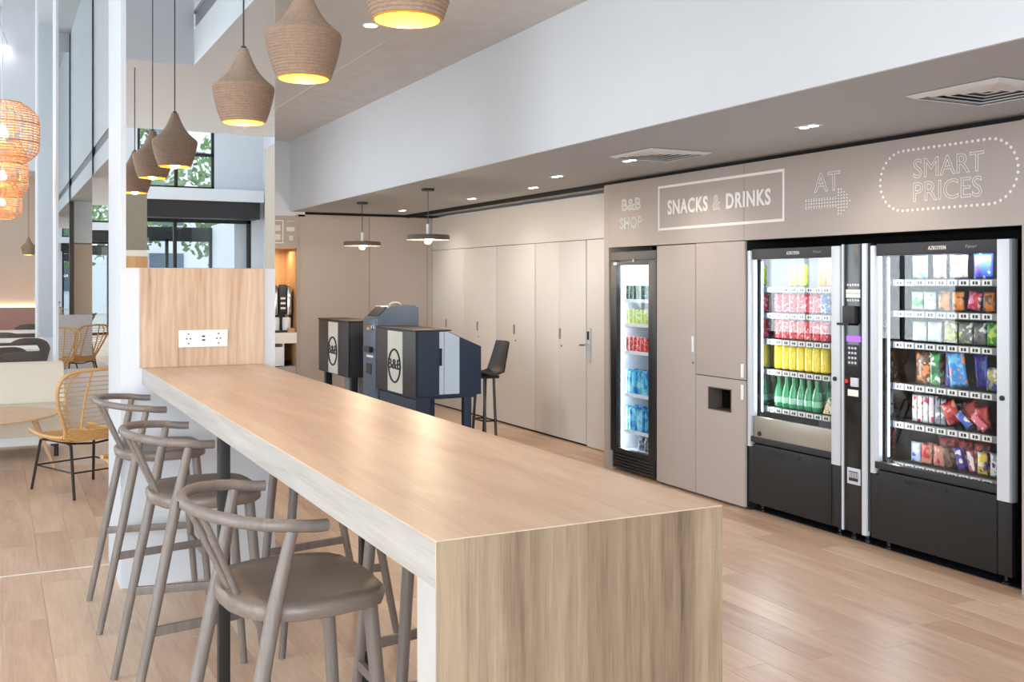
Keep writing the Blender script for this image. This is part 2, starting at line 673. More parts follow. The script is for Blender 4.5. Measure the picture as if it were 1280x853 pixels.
# mezzanine slab and its edges
struct('ceiling_mezzanine', B((1.415, 2.48, -.8, 12.3, ZC, ZC+.28), (-6.5, 1.415, -.8, 2.8, ZC, ZC+.28)), M['ceil'])
struct('ceiling_concrete', B((2.48, 5.3, -.8, 12.6, ZC-.004, ZC+.28)), M['concrete'])
b = B((1.405, 1.5, 2.8, 13, ZC-.002, 3.6), (1.43, 1.5, 2.8, 13, 3.6, 3.75), (1.405, 1.5, 2.8, 13, 3.75, zt))
struct('wall_mezzanine', b, M['white'])
struct('trim_2', B((1.425, 1.43, 2.8, 13, 3.6, 3.75)), M['grey'])
struct('wall_bridge', B((-6.5, 1.405, 2.802, 2.9, ZC-.002, zt)), M['white'])
# beam and soffit over the shop
struct('beam', B((3.214, 3.234, -.8, 12.3, ZS-.001, ZC)), M['white'])
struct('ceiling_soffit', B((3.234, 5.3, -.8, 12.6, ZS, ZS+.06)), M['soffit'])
struct('wall_pier', B((3.1, 3.3, -1.9, -.8, 0, ZC)), M['pillar'])
struct('wall_pillar', B((1.68, 2.0, -4.95, -4.6, 0, ZC)), M['pillar'])
struct('trim_5', B((1.67, 2.01, -4.96, -4.59, 1.97, 2.06)), M['cream'])
struct('trim_6', B((1.67, 2.01, -4.96, -4.59, 1.0, 1.968)), M['niche'])
# far hall
struct('ceiling_far', B((-6.5, 5.3, 21.6, 23, 3.73, 4.0), (-6.5, 5.3, 21.61, 21.7, 4.001, zt)), M['white'])
struct('wall_back', B((-6.7, 5.6, 23, 23.2, 0, zt)), M['beige'])
struct('wall_hall', B((1.385, 1.5, 12.55, 23, 0, zt)), M['white'])


# mirror-clad columns
def column(y, depth, zb, label, n):
    struct('column', B((.58, 1.385, y, y+depth, 0, zt)), M['white'], .004)
    t = thing('mirror', label, 'mirror', (.99, y, zb))
    part('mirror_pane', B((.605, 1.38, y-.006, y-.001, zb, 6.4)), M['mirror'], t, smooth=0)
    if n == 1:
        part('mirror_pane', B((.605, 1.38, y+depth+.001, y+depth+.006, zb-.6, 6.4)), M['mirror'], t, smooth=0, label='rear pane')
    part('edge_trim', B((.58, .605, y-.014, y-.001, zb, 6.4)), M['white'], t)


column(YM, .63, 1.672, 'tall mirror on the white column behind the bar, above the oak panel', 1)
column(11.9, .7, .66, 'second mirror-clad column face, behind the cream sofa and cane chair', 2)
column(17.6, .7, .72, 'third and farthest mirror strip beyond the dark chairs', 3)

# ================================================================== SHOP WALL
V = 4.671
struct('wall_right', B((5.38, 5.6, -8.9, 8.07, 0, ZC), (5.3, 5.6, 7.4, 12.5, ZS, ZC)), M['dark'])
struct('wall_right', B((V, 5.38, -.8, 3.44, 0, ZS-.03)), M['taupe'])
struct('wall_right', B((V, 5.38, -8.7, -.8, 0, zt)), M['white'])
fas = thing('wall_fascia', None, None, (V, 5.4, 1.888))
tag(fas, kind='structure')
for y0, y1 in ((5.602, 7.356), (3.44, 5.598)):
    part('panel', B((V, V+.06, y0, y1, 1.888, 2.425)), M['taupe'], fas, .002)
part('backing', B((V+.02, 5.3, 3.44, 7.35, 1.9, 2.42)), M['dark'], fas)
part('shadow_gap', B((V+.05, V+.09, 3.44, 12.3, 2.42, ZS)), M['dark'], fas)
struct('trim_3', B((V, 5.12, 7.356, 7.43, 0, 2.425)), M['taupe'])

# signs painted on the fascia
FX = V-.001
s = thing('sign', 'outlined shop name in two lines at the far end of the fascia', 'sign', (FX, 7.0, 2.03))
part('lettering', text_mesh('B&B', '-x', (7.15, 6.87, 2.185, 2.285), FX, .004, .03), M['label'], s)
part('lettering', text_mesh('SHOP', '-x', (7.18, 6.85, 2.035, 2.135), FX, .004, .03), M['label'], s)
s = thing('sign', 'framed sign reading SNACKS & DRINKS in bold white capitals', 'sign', (FX, 5.9, 2.0))
b = MB()
y0, y1, z0, z1, w = 6.628, 5.187, 2.0, 2.35, .019
b.box(FX-.003, FX, y1, y0, z0, z0+w).box(FX-.003, FX, y1, y0, z1-w, z1).box(FX-.003, FX, y1, y1+w, z0+w, z1-w).box(FX-.003, FX, y0-w, y0, z0+w, z1-w)
part('frame', b, M['label'], s)
part('lettering', text_mesh('SNACKS', '-x', (6.50, 6.00, 2.118, 2.232), FX, .004, 0, .03, sp=1.12), M['label'], s)
part('lettering', text_mesh('&', '-x', (5.945, 5.855, 2.118, 2.23), FX, .004, .018), M['label'], s, label='thin outlined ampersand')
part('lettering', text_mesh('DRINKS', '-x', (5.79, 5.32, 2.118, 2.232), FX, .004, 0, .03, sp=1.12), M['label'], s)
s = thing('sign', 'outlined word AT above a dotted arrow pointing right', 'sign', (FX, 4.8, 2.03))
part('lettering', text_mesh('AT', '-x', (4.914, 4.69, 2.168, 2.29), FX, .004, .014), M['label'], s)
b = MB()
for i in range(17):
    yy = 4.985-i*.0235
    half = 1 if i < 12 else (4, 4, 3, 2, 1, 0)[i-12] if i < 17 else 0
    if i == 16:
        half = 0
    for j in range(-half, half+1):
        if i < 12 and abs(j) > 1:
            continue
        b.cyl((FX-.003, yy, 2.097+j*.019), .0055, .003, 0, 6)
    if i < 12:
        b.cyl((FX-.003, yy, 2.097+.030), .004, .003, 0, 6)
        b.cyl((FX-.003, yy, 2.097-.030), .004, .003, 0, 6)
part('dotted_arrow', b, M['label'], s, smooth=0)
s = thing('sign', 'outlined words SMART PRICES inside a dotted oval', 'sign', (FX, 3.9, 2.0))
part('lettering', text_mesh('SMART', '-x', (4.126, 3.660, 2.187, 2.297), FX, .004, .014), M['label'], s)
part('lettering', text_mesh('PRICES', '-x', (4.126, 3.672, 2.052, 2.165), FX, .004, .014), M['label'], s)
b = MB()
yc, zc, hl, r = 3.913, 2.18, .283, .172
per = 4*hl+2*PI*r
n = 62
for i in range(n):
    d_ = per*i/n
    if d_ < 2*hl:
        p = (yc+hl-d_, zc+r)
    elif d_ < 2*hl+PI*r:
        q = (d_-2*hl)/r
        p = (yc-hl-r*math.sin(q), zc+r*math.cos(q))
    elif d_ < 4*hl+PI*r:
        p = (yc-hl+(d_-2*hl-PI*r), zc-r)
    else:
        q = (d_-4*hl-PI*r)/r
        p = (yc+hl+r*math.sin(q), zc-r*math.cos(q))
    b.cyl((FX-.004, p[0], p[1]), .0085, .004, 0, 8)
part('dotted_border', b, M['label'], s, smooth=0)

# tall cupboards between fridge and vending machines
c1 = thing('tall_cupboard', 'tall taupe cupboard with one full-height door beside the fridge', 'cupboard', (5.0, 6.4, 0))
part('carcass', B((V+.022, 5.3, 6.15, 6.652, .02, 1.885)), M['dark'], c1)
part('plinth', B((V+.04, 5.3, 6.15, 6.652, 0, .02)), M['satin'], c1)
dr = part('door', B((V, V+.02, 6.153, 6.65, .02, 1.88)), M['taupe'], c1, .002)
part('handle', B((V-.012, V, 6.168, 6.186, 1.07, 1.19)), M['plate'], dr, .003)
part('lock', MB().cyl((V-.004, 6.178, .99), .008, .006, 0, 12), M['chrome'], dr)
c2 = thing('waste_cupboard', 'taupe cupboard with a square waste slot left of the drinks vending machine', 'cupboard', (5.0, 5.87, 0))
part('carcass', B((V+.022, 5.3, 5.59, 5.73, .02, 1.885), (V+.022, 5.3, 6.0, 6.145, .02, 1.885), (V+.022, 5.3, 5.73, 6.0, .83, 1.885), (V+.022, 5.3, 5.73, 6.0, .02, .66), (5.0, 5.3, 5.73, 6.0, .66, .83)), M['dark'], c2)
part('plinth', B((V+.04, 5.3, 5.59, 6.145, 0, .02)), M['satin'], c2)
dr = part('door', B((V, V+.02, 5.592, 6.147, .909, 1.884)), M['taupe'], c2, .002)
part('handle', B((V-.012, V, 5.602, 5.622, .925, 1.02)), M['plate'], dr, .003)
dr = part('door', B((V, V+.02, 5.592, 5.735, .02, .903), (V, V+.02, 5.998, 6.147, .02, .903), (V, V+.02, 5.735, 5.998, .02, .664), (V, V+.02, 5.735, 5.998, .83, .903)), M['taupe'], c2)
part('handle', B((V-.012, V, 5.602, 5.622, .77, .875)), M['plate'], dr, .003)
part('slot_frame', B((V-.003, V+.12, 5.735, 5.742, .664, .83), (V-.003, V+.12, 5.991, 5.998, .664, .83), (V-.003, V+.12, 5.735, 5.998, .664, .671), (V-.003, V+.12, 5.735, 5.998, .823, .83)), M['brown'], dr)

# ------------------------------------------------------------------ fridge
F = V+.005
fr = thing('drinks_fridge', 'slim black glass-door drinks fridge at the far end of the shop wall', 'fridge', (4.98, 7.0, 0))
part('cabinet', B((F+.05, 5.28, 6.665, 6.70, .1, 1.85), (F+.05, 5.28, 7.30, 7.335, .1, 1.85), (F+.05, 5.28, 6.70, 7.30, 1.78, 1.85), (F+.05, 5.28, 6.70, 7.30, .1, .165)), M['black'], fr)
part('liner', B((5.24, 5.28, 6.70, 7.30, .165, 1.78), (F+.07, 5.24, 6.70, 6.72, .165, 1.78), (F+.07, 5.24, 7.28, 7.30, .165, 1.78), (F+.07, 5.24, 6.72, 7.28, 1.75, 1.78), (F+.07, 5.24, 6.72, 7.28, .165, .18)), M['liner'], fr)
gr = part('grille', B((F+.02, F+.05, 6.665, 7.335, .02, .16)), M['black'], fr, .01)
for k in range(5):
    part('slat', B((F+.005, F+.02, 6.70, 7.30, .035+k*.025, .046+k*.025)), M['charcoal'], gr)
part('header', B((F, F+.05, 6.665, 7.335, 1.775, 1.85)), M['charcoal'], fr, .004)
dr = part('door', B((F, F+.045, 6.665, 6.775, .165, 1.77), (F, F+.045, 7.25, 7.335, .165, 1.77), (F, F+.045, 6.775, 7.25, 1.735, 1.77), (F, F+.045, 6.775, 7.25, .165, .20)), M['black'], fr, .004)
part('glass', B((F+.018, F+.026, 6.775, 7.25, .20, 1.735)), M['vglass'], dr, smooth=0)
part('sticker', B((F-.002, F, 7.235, 7.29, 1.738, 1.762)), M['label'], dr)
part('hinge', MB().cyl((F-.004, 6.99, 1.772), .012, .006, 0, 12), M['silver'], dr)
part('led_tube', MB().tube([(F+.07, 7.265, .2), (F+.07, 7.265, 1.73)], .008, 8), M['led'], fr)
part('light_box', B((F+.08, F+.1, 6.80, 6.84, 1.60, 1.72)), M['led'], fr)
FS = (1.446, 1.242, 1.012, .655, .347)
for z in FS:
    b = MB()
    b.box(F+.08, 5.23, 6.725, 7.275, z-.006, z)
    b.box(F+.075, F+.083, 6.725, 7.275, z-.022, z+.006)
    part('shelf', b, M['liner'], fr)
area('fridge_light', (F+.2, 7.0, 1.74), (0, 0, 0), .2, .5, 4.5, (.85, .93, 1))
area('fridge_side_light', (F+.09, 7.24, .95), (PI/2, 0, PI*.85), .03, 1.5, 3.5, (.85, .93, 1))


def can_mesh(name, m, r=.0265, h=.122):
    b = MB()
    b.lathe([(r*.75, 0), (r, .008), (r, h-.012), (r*.82, h-.002)], 14, cap=False)
    b.cur = 1
    b.lathe([(r*.82, h-.002), (r*.82, h), (r*.7, h-.004), (0, h-.004)], 14, cap=False)
    return mesh_of(b, name, [m, M['silver']])


ORD = ('first', 'second', 'third', 'fourth', 'fifth', 'sixth', 'seventh', 'eighth')


def row(name, me, xs, ys, z, what, where, cat, group, jit=.002):
    """ys run from left to right as one faces the shelf"""
    for i, x_ in enumerate(xs):
        for k, y_ in enumerate(ys):
            o = link(name, me)
            o.location = (x_+R.uniform(-jit, jit), y_+R.uniform(-jit, jit), z+.0005)
            o.rotation_euler = (0, 0, R.uniform(-.4, .4) if cat != 'carton' else 0)
            pos = '' if len(ys) == 1 else ', '+ORD[k]+' from left'
            if len(xs) > 1:
                pos += ' in %s row' % ('front', 'back')[i]
            tag(o, what+pos+', '+where, cat, group)


ys = [7.235-.0565*i for i in range(6)]
cg = can_mesh('drink_can', can_material('dark_green_can', (22, 66, 56), (120, 150, 132)))
cl = can_mesh('drink_can', can_material('lime_can', (196, 216, 92), (236, 240, 226)))
cr_ = can_mesh('drink_can', can_material('red_can', (206, 34, 36), (236, 150, 140)))
row('drink_can', cg, (4.79, 4.86), ys, FS[0], 'slim dark green can', 'topmost fridge shelf', 'can', 'dark green cans in the fridge')
row('drink_can', cl, (4.79, 4.86), ys, FS[1], 'slim lime can', 'second fridge shelf', 'can', 'lime cans in the fridge')
row('drink_can', cr_, (4.79, 4.86), ys, FS[2], 'slim red can', 'third fridge shelf', 'can', 'red cans in the fridge')
bm_ = printed('blue_carton', (74, 182, 220), (30, 110, 190), (150, 216, 236), 16)


def carton():
    b = MB().box(-.026, .026, -.026, .026, 0, .185)
    b.cur = 1
    b.lathe([(.02, .185), (.02, .2), (.0, .2)], 10, cap=False)
    return mesh_of(b, 'water_carton', [bm_, mat('blue_cap', (34, 84, 168), .4)], .004)


ct = carton()
row('water_carton', ct, (4.795, 4.87), [7.235-.06*i for i in range(6)], FS[3], 'light blue carton', 'upper carton shelf of fridge', 'carton', 'blue cartons on the fourth fridge shelf')
row('water_carton', ct, (4.795, 4.87), [7.235-.06*i for i in range(6)], FS[4], 'light blue carton', 'lower carton shelf of fridge', 'carton', 'blue cartons on the fifth fridge shelf')
jar = MB().lathe([(.028, 0), (.03, .01), (.03, .08), (.02, .1), (.02, .12), (0, .12)], 14)
jm = mesh_of(jar, 'small_bottle', printed('grey_bottle', (120, 130, 150), (60, 66, 84), (200, 206, 214), 40))
row('small_bottle', jm, (4.85,), [7.12, 7.03, 6.95], .181, 'small grey bottle', 'on the fridge bottom', 'bottle', 'small bottles on the fridge floor')

# ------------------------------------------------------------------ vending machines
X0 = 4.70


def vending(name, label, ya, yb, za_glass, steel_flap, white):
    """ya = far (left) edge, yb = near (right) edge"""
    t = thing(name, label, 'vending machine', (5.0, (ya+yb)/2, 0))
    gl, gr_ = ya-.10, yb+.085
    part('side_panel', B((X0+.04, 5.34, ya-.03, ya, .07, 1.82)), M['black'], t)
    part('side_panel', B((X0+.04, 5.34, yb, yb+.03, .07, 1.82)), M['black'], t)
    part('top_panel', B((X0+.04, 5.34, yb+.03, ya-.03, 1.79, 1.82)), M['black'], t)
    part('liner', B((5.28, 5.30, yb+.06, ya-.06, .5, 1.77), (X0+.05, 5.28, yb+.06, yb+.075, .5, 1.77), (X0+.05, 5.28, yb+.075, ya-.075, 1.765, 1.775)),
         M['liner'] if white else M['charcoal'], t)
    part('side_liner', B((X0+.05, 5.28, ya-.075, ya-.06, .5, 1.77)), M['polish'], t, smooth=0)
    part('base', B((X0+.03, 5.34, yb+.03, ya-.03, .07, .5)), M['black'], t)
    hd = part('header', B((X0, X0+.04, yb+.085, ya-.035, 1.752, 1.824)), M['charcoal'], t, .004)
    yc_ = (ya+yb)/2
    part('lettering', text_mesh('AZKOYEN', '-x', (yc_+.06, yc_-.06, 1.778, 1.800), X0-.0005, .002, 0, 0), M['label'], hd)
    part('lettering', text_mesh('Palma+', '-x', (yc_-.19, yc_-.26, 1.782, 1.800), X0-.0005, .002), M['grey'], hd)
    st = part('door_strip', B((X0-.012, X0+.04, ya-.035, ya, .45, 1.815)), M['silver'], t, .006)
    st = part('door_strip', B((X0-.012, X0+.04, yb+.012, yb+.085, .45, 1.822)), M['silver'], t, .006)
    part('lock', MB().cyl((X0-.02, yb+.05, .99), .014, .009, 0, 16), M['satin'], st)
    part('edge_strip', B((X0-.006, X0+.04, yb, yb+.012, .07 if False else .45, 1.822)), M['grey'], t)
    gb = za_glass
    part('glass', B((X0+.004, X0+.01, gr_, ya-.035, gb, 1.752)), M['vglass'], t, smooth=0)
    part('glass_profile', B((X0+.002, X0+.03, ya-.055, ya-.035, gb, 1.752)), M['silver'], t)
    if steel_flap:
        fl = part('delivery_flap', B((X0-.004, X0+.02, gr_, ya-.06, .515, .665)), M['steel'], t, .004)
        part('flap_knob', MB().cyl((X0-.01, ya-.12, .55), .017, .008, 0, 16), M['satin'], fl)
    part('sill', B((X0-.012, X0+.03, yb+.085, ya-.035, .485, .525)), M['charcoal'], t, .004)
    bd = part('base_door', B((X0-.01, X0+.03, yb+.085, ya-.06, .062, .475)), M['black'], t, .004)
    part('base_strip', B((X0-.006, X0+.03, yb, yb+.083, .062, .445)), M['black'], t, .003)
    part('base_strip', B((X0-.006, X0+.03, ya-.058, ya-.002, .062, .445)), M['black'], t, .003)
    # recessed finger grip: a scooped lip
    ym = (ya+yb)/2+.07
    pl = []
    for k in range(13):
        a = PI*k/12
        pl.append((ym-.15*math.cos(a), .442-.028*math.sin(a)))
    part('grip', MB().prism(pl+[(ym+.15, .452), (ym-.15, .452)], X0-.016, X0-.009, 0), M['gloss'], bd)
    for yy in (ya-.08, yb+.08):
        for xx in (X0+.06, 5.25):
            part('foot', MB().lathe([(.022, 0), (.022, .012), (.012, .02), (.012, .07)], 12, (xx, yy, 0)), M['black'], t)
    part('led_tube', MB().tube([(X0+.05, ya-.085, gb+.03), (X0+.05, ya-.085, 1.74)], .0045, 8), M['led'], t)
    return t


def shelves(t, ya, yb, zs, m_tray):
    for z in zs:
        sh = part('shelf', B((4.80, 5.27, yb+.08, ya-.08, z-.02, z-.008)), m_tray, t)
        part('price_rail', B((4.79, 4.80, yb+.08, ya-.08, z-.042, z-.003)), M['grey'], sh)
        n = int((ya-yb-.2)/.075)
        b = MB()
        b2 = MB()
        for i in range(n):
            yy = ya-.13-i*.075
            b.box(4.786, 4.79, yy-.03, yy+.03, z-.038, z-.008)
            b2.box(4.785, 4.786, yy-.018, yy-.003, z-.032, z-.014)
            b2.box(4.785, 4.786, yy+.003, yy+.016, z-.032, z-.014)
        lb = part('price_label', b, M['label'], sh)
        part('price_print', b2, M['ink'], sh)


VA1, VB1 = 5.585, 4.70
VA2, VB2 = 4.465, 3.515
v1 = vending('drinks_vending_machine', 'black and silver vending machine full of cans and green bottles', VA1, VB1, .665, True, True)
v2 = vending('snack_vending_machine', 'black and silver snack vending machine full of bags and bars, nearest the camera', VA2, VB2, .525, False, False)
Z1 = (1.565, 1.386, 1.205, .995, .735)
Z2 = (1.615, 1.43, 1.245, .998, .770, .530)
shelves(v1, VA1, VB1, Z1, M['charcoal'])
shelves(v2, VA2, VB2, Z2, M['charcoal'])
area('drinks_machine_light', (4.80, 5.14, 1.75), (0, -.5, 0), .06, .7, 4.5, (.92, .96, 1))
area('drinks_machine_side_light', (4.765, 5.47, 1.2), (PI/2, 0, PI*.85), .03, 1.0, 4, (.9, .95, 1))
area('snack_machine_light', (4.80, 3.99, 1.75), (0, -.5, 0), .06, .75, 4, (.92, .96, 1))
area('snack_machine_side_light', (4.765, 4.35, 1.1), (PI/2, 0, PI*.85), .03, 1.1, 2.5, (.9, .95, 1))
# recess lining
struct('floor_recess', B((4.74, 5.34, 3.46, 5.59, 0, .004)), M['charcoal'])
struct('wall_recess', B((5.34, 5.38, 3.44, 5.59, 0, 1.9), (4.72, 5.34, 3.44, 3.46, 0, 1.9)), M['dark'])

# payment column
pc = thing('payment_column', 'narrow black payment column between the two vending machines', 'payment terminal', (4.9, 4.58, 0))
part('body', B((X0-.004, 5.2, 4.53, 4.692, .06, 1.83)), M['gloss'], pc, .004)
part('trim_strip', B((X0-.012, X0+.02, 4.682, 4.696, .06, 1.83)), M['silver'], pc)
part('trim_strip', B((X0-.012, X0+.02, 4.494, 4.532, .06, 1.83)), M['silver'], pc, .004)
part('side_strip', B((X0, X0+.03, 4.472, 4.493, .09, 1.83)), M['charcoal'], pc)
for yy in (4.55, 4.66):
    part('foot', MB().lathe([(.02, 0), (.02, .02), (.012, .03), (.012, .062)], 12, (X0+.06, yy, 0)), M['black'], pc)
P_ = X0-.005
part('card_plate', B((P_-.002, P_, 4.55, 4.665, 1.50, 1.525), (P_-.002, P_, 4.55, 4.665, 1.528, 1.55)), M['label'], pc)
b = MB()
for i in range(5):
    b.box(P_-.002, P_, 4.56+.021*i, 4.573+.021*i, 1.572, 1.585)
    b.box(P_-.002, P_, 4.56+.021*i, 4.573+.021*i, 1.478, 1.49)
part('card_icons', b, M['label'], pc)
rd = part('card_reader', B((P_-.03, P_, 4.57, 4.67, 1.34, 1.45)), M['charcoal'], pc, .008)
part('card_slot', B((P_-.045, P_-.028, 4.60, 4.70, 1.33, 1.345)), M['black'], rd)
part('screen', B((P_-.003, P_, 4.545, 4.66, 1.23, 1.265)), M['purple'], pc)
kp = part('keypad', B((P_-.003, P_, 4.565, 4.655, 1.08, 1.21)), M['charcoal'], pc)
bkm = mesh_of(MB().cyl((0, 0, 0), .008, .004, 0, 10), 'key', M['silver'])
for i in range(3):
    for j in range(4):
        o = link('key', bkm, kp)
        o.location = Vector((P_-.007, 4.585+.025*i, 1.10+.03*j))-wloc(kp)
part('cancel_button', MB().cyl((P_-.01, 4.655, .985), .014, .01, 0, 14), mat('red_button', (200, 40, 40), .4), pc)
part('note_slot', B((P_-.012, P_, 4.56, 4.62, .955, 1.01)), M['silver'], pc, .003)
part('notice', B((P_-.002, P_, 4.565, 4.65, .895, .935)), M['label'], pc)
tr = part('coin_tray', B((P_-.008, P_, 4.545, 4.65, .355, .455)), M['silver'], pc, .006)
part('tray_opening', B((P_-.0095, P_-.007, 4.56, 4.635, .375, .435)), M['charcoal'], tr)
part('tray_teeth', B(*[(P_-.011, P_-.009, 4.563+.013*i, 4.569+.013*i, .395, .43) for i in range(6)]), M['silver'], tr)

# ---- drinks inside the first machine
xr = (4.85, 4.94)
can_p = can_mesh('drink_can', can_material('pink_red_can', (214, 60, 84), (240, 190, 200)), .033, .13)
can_r = can_mesh('drink_can', can_material('coral_can', (218, 58, 66), (246, 200, 200)), .033, .13)
can_y = can_mesh('drink_can', can_material('yellow_can', (244, 214, 30), (250, 232, 90)), .033, .165)
can_o = can_mesh('drink_can', can_material('orange_can', (236, 120, 40), (120, 130, 160)), .033, .13)
can_b = can_mesh('drink_can', can_material('blue_can', (60, 110, 190), (240, 240, 244)), .033, .13)
can_l = can_mesh('drink_can', can_material('lime_bottle_wrap', (176, 200, 60), (90, 110, 50)), .03, .15)
base = [5.44-.0735*i for i in range(7)]
row('drink_can', can_l, xr, [5.30], Z1[0], 'lime green can alone', 'middle of top vending shelf', 'can', 'lime cans on the top vending shelf')
row('drink_can', can_o, xr, [5.02, 4.945], Z1[0], 'orange and silver can', 'right end of top vending shelf', 'can', 'orange cans in the vending machine')
row('drink_can', can_p, xr, base[:6], Z1[1], 'pink-red can', 'second vending shelf', 'can', 'pink-red cans in the vending machine')
row('drink_can', can_b, xr, base[6:], Z1[1], 'blue and white can', 'right end of second vending shelf', 'can', 'blue cans in the vending machine')
row('drink_can', can_r, xr, base, Z1[2], 'coral red can', 'third vending shelf', 'can', 'coral cans in the vending machine')
row('drink_can', can_y, xr, base, Z1[3], 'tall yellow can', 'fourth vending shelf', 'can', 'yellow cans in the vending machine')
b = MB().lathe([(.028, 0), (.034, .01), (.034, .085), (.03, .11), (.014, .165), (.0125, .205)], 16, cap=False)
b.cur = 1
b.lathe([(.0345, .03), (.0345, .07)], 16, cap=False)
b.cur = 2
b.lathe([(.015, .205), (.015, .228), (0, .228)], 12, cap=False)
bot = mesh_of(b, 'water_bottle', [M['green_bottle'], mat('bottle_label', (150, 206, 178), .4, var=.3, scale=60), mat('green_cap', (20, 90, 60), .4)])
row('water_bottle', bot, xr, base[:6], Z1[4], 'clear green bottle', 'bottom vending shelf', 'bottle', 'green bottles in the vending machine')
tri = MB().prism([(-.05, 0), (.05, 0), (0, .11)], -.03, .03, 0)
o = solo('sandwich_pack', tri, printed('sandwich_pack_print', (236, 232, 214), (240, 190, 60), (90, 150, 90), 40), 'triangular sandwich pack at the right end of the bottle shelf', 'sandwich', bev=.004)
o.location = (4.85, 4.945, Z1[4]+.001)
b = MB().lathe([(.0, 0), (.012, .003), (.016, .012), (.012, .022), (0, .026)], 12)
nut = mesh_of(b, 'bottle_cap', M['silver'])

# ---- snacks inside the second machine


def bag_mesh(name, w, h, t, m, crimp=True):
    """pillow pouch, front facing -x"""
    nu, nv = 8, 10
    vs, fs = [], []
    for side in (-1, 1):
        for j in range(nv+1):
            v_ = j/nv
            for i in range(nu+1):
                u_ = i/nu
                puff = (max(0, math.sin(PI*u_))**.6)*(max(0, math.sin(PI*min(1, max(0, (v_-.06)/.88))))**.5)
                wob = .06*math.sin(u_*9+v_*3)*puff
                ww = w*(1-.06*math.sin(PI*v_))
                vs.append((side*t/2*puff*(1+wob)+(0 if puff else 0), (u_-.5)*ww, v_*h))
    s_ = (nu+1)*(nv+1)
    for k in range(2):
        for j in range(nv):
            for i in range(nu):
                a = k*s_+j*(nu+1)+i
                q = (a, a+1, a+nu+2, a+nu+1)
                fs.append(q if k == 1 else q[::-1])
    bb = MB().add(vs, fs)
    me = bpy.data.meshes.new(name)
    me.from_pydata(bb.v, [], bb.f)
    bm = bmesh.new()
    bm.from_mesh(me)
    bmesh.ops.remove_doubles(bm, verts=bm.verts, dist=.0003)
    bmesh.ops.recalc_face_normals(bm, faces=bm.faces)
    bm.to_mesh(me)
    bm.free()
    me.materials.append(m)
    me.shade_smooth()
    return me


BAGM = {}


def snack(colours, w, h, t, y, z, label, cat='snack', group=None, x=4.86, tilt=0, lean=0, deep=1, nm='snack_bag', flat=False):
    key = (colours, w, h, t)
    if key not in BAGM:
        BAGM[key] = bag_mesh(nm, w, h, t, printed('wrapper_print', *colours, scale=22))
    for k in range(deep):
        o = link(nm, BAGM[key])
        o.location = (x+k*(t+.012), y, z+.001)
        if flat:
            o.rotation_euler = (0, PI/2, tilt)
            o.location = (x-.02, y, z+t/2+k*(t+.001))
        else:
            o.rotation_euler = (tilt, lean, R.uniform(-.08, .08))
            if tilt:
                o.location.z += abs(math.sin(tilt))*w/2
        tag(o, label if k == 0 else label+', second in line', cat, group)


W_, PK, BL, RD, OR, GN, YL, PU, BR, GY, CY, BK = (238, 234, 230), (222, 130, 170), (62, 92, 190), (190, 40, 46), (226, 136, 64), (76, 160, 84), (236, 196, 50), (92, 66, 150), (112, 72, 44), (150, 154, 160), (112, 186, 226), (40, 34, 34)
z = Z2[0]
snack((CY, W_, PK), .115, .135, .04, 4.245, z, 'pale blue and white sweets bag at the left of the top snack shelf')
snack((PK, W_, CY), .10, .135, .04, 4.105, z, 'pink sweets bag second from the left on the top snack shelf')
snack(((176, 150, 200), W_, YL), .12, .135, .04, 3.975, z, 'lilac sweets bag with yellow print on the top snack shelf')
snack((BL, PU, W_), .12, .14, .04, 3.815, z, 'deep blue sweets bag at the right end of the top snack shelf')
z = Z2[1]
for y_, lb in ((4.265, 'first'), (4.175, 'second')):
    snack(((196, 208, 204), W_, GN), .085, .11, .04, y_, z, 'pale green nut pouch, %s from the left on the second snack shelf' % lb)
snack((OR, (240, 180, 120), BR), .085, .112, .04, 4.075, z, 'orange nut pouch left of centre on the second snack shelf')
snack((OR, (240, 180, 120), BR), .088, .112, .04, 3.98, z, 'orange nut pouch right of centre on the second snack shelf')
snack(((206, 60, 76), PK, W_), .088, .105, .04, 3.88, z, 'red and pink pouch on the second snack shelf', tilt=.18)
snack((OR, BR, W_), .075, .11, .04, 3.78, z, 'orange pouch at the right end of the second snack shelf')
z = Z2[2]
for y_, lb in ((4.25, 'first'), (4.14, 'second')):
    snack(((190, 204, 200), W_, (150, 176, 160)), .1, .12, .045, y_, z, 'pale frosted crisps bag, %s from the left on the third snack shelf' % lb)
snack(((160, 156, 96), W_, (190, 206, 110)), .095, .13, .04, 4.03, z, 'olive and white crisps bag in the middle of the third snack shelf')
snack(((126, 130, 120), (190, 206, 110), W_), .10, .125, .04, 3.93, z, 'grey-green crisps bag right of the olive bag on the third shelf')
snack(((118, 112, 96), (80, 84, 130), W_), .09, .125, .04, 3.835, z, 'brown-grey crisps bag on the third snack shelf')
snack((GN, (200, 220, 80), W_), .075, .13, .04, 3.755, z, 'bright green crisps bag at the right end of the third shelf')
z = Z2[3]
snack((BR, OR, W_), .155, .185, .05, 4.205, z, 'large brown crisps bag with an orange top on the fourth snack shelf', deep=2)
snack((GN, (40, 110, 70), W_), .07, .19, .04, 4.095, z, 'narrow green crisps bag beside the brown one', x=4.81)
snack((BL, PU, W_), .085, .2, .04, 4.03, z, 'violet-blue crisps bag in the middle of the fourth snack shelf', x=4.87)
snack(((64, 140, 214), CY, OR), .12, .2, .05, 3.94, z, 'large sky blue crisps bag leaning on the fourth snack shelf', tilt=-.14, x=4.82)
snack(((52, 56, 150), BL, PU), .1, .195, .045, 3.845, z, 'dark blue crisps bag right of the sky blue one', tilt=-.1, x=4.90)
snack(((190, 170, 110), BL, W_), .085, .13, .04, 3.755, z, 'tan and blue round bag at the right end of the fourth shelf')
z = Z2[4]
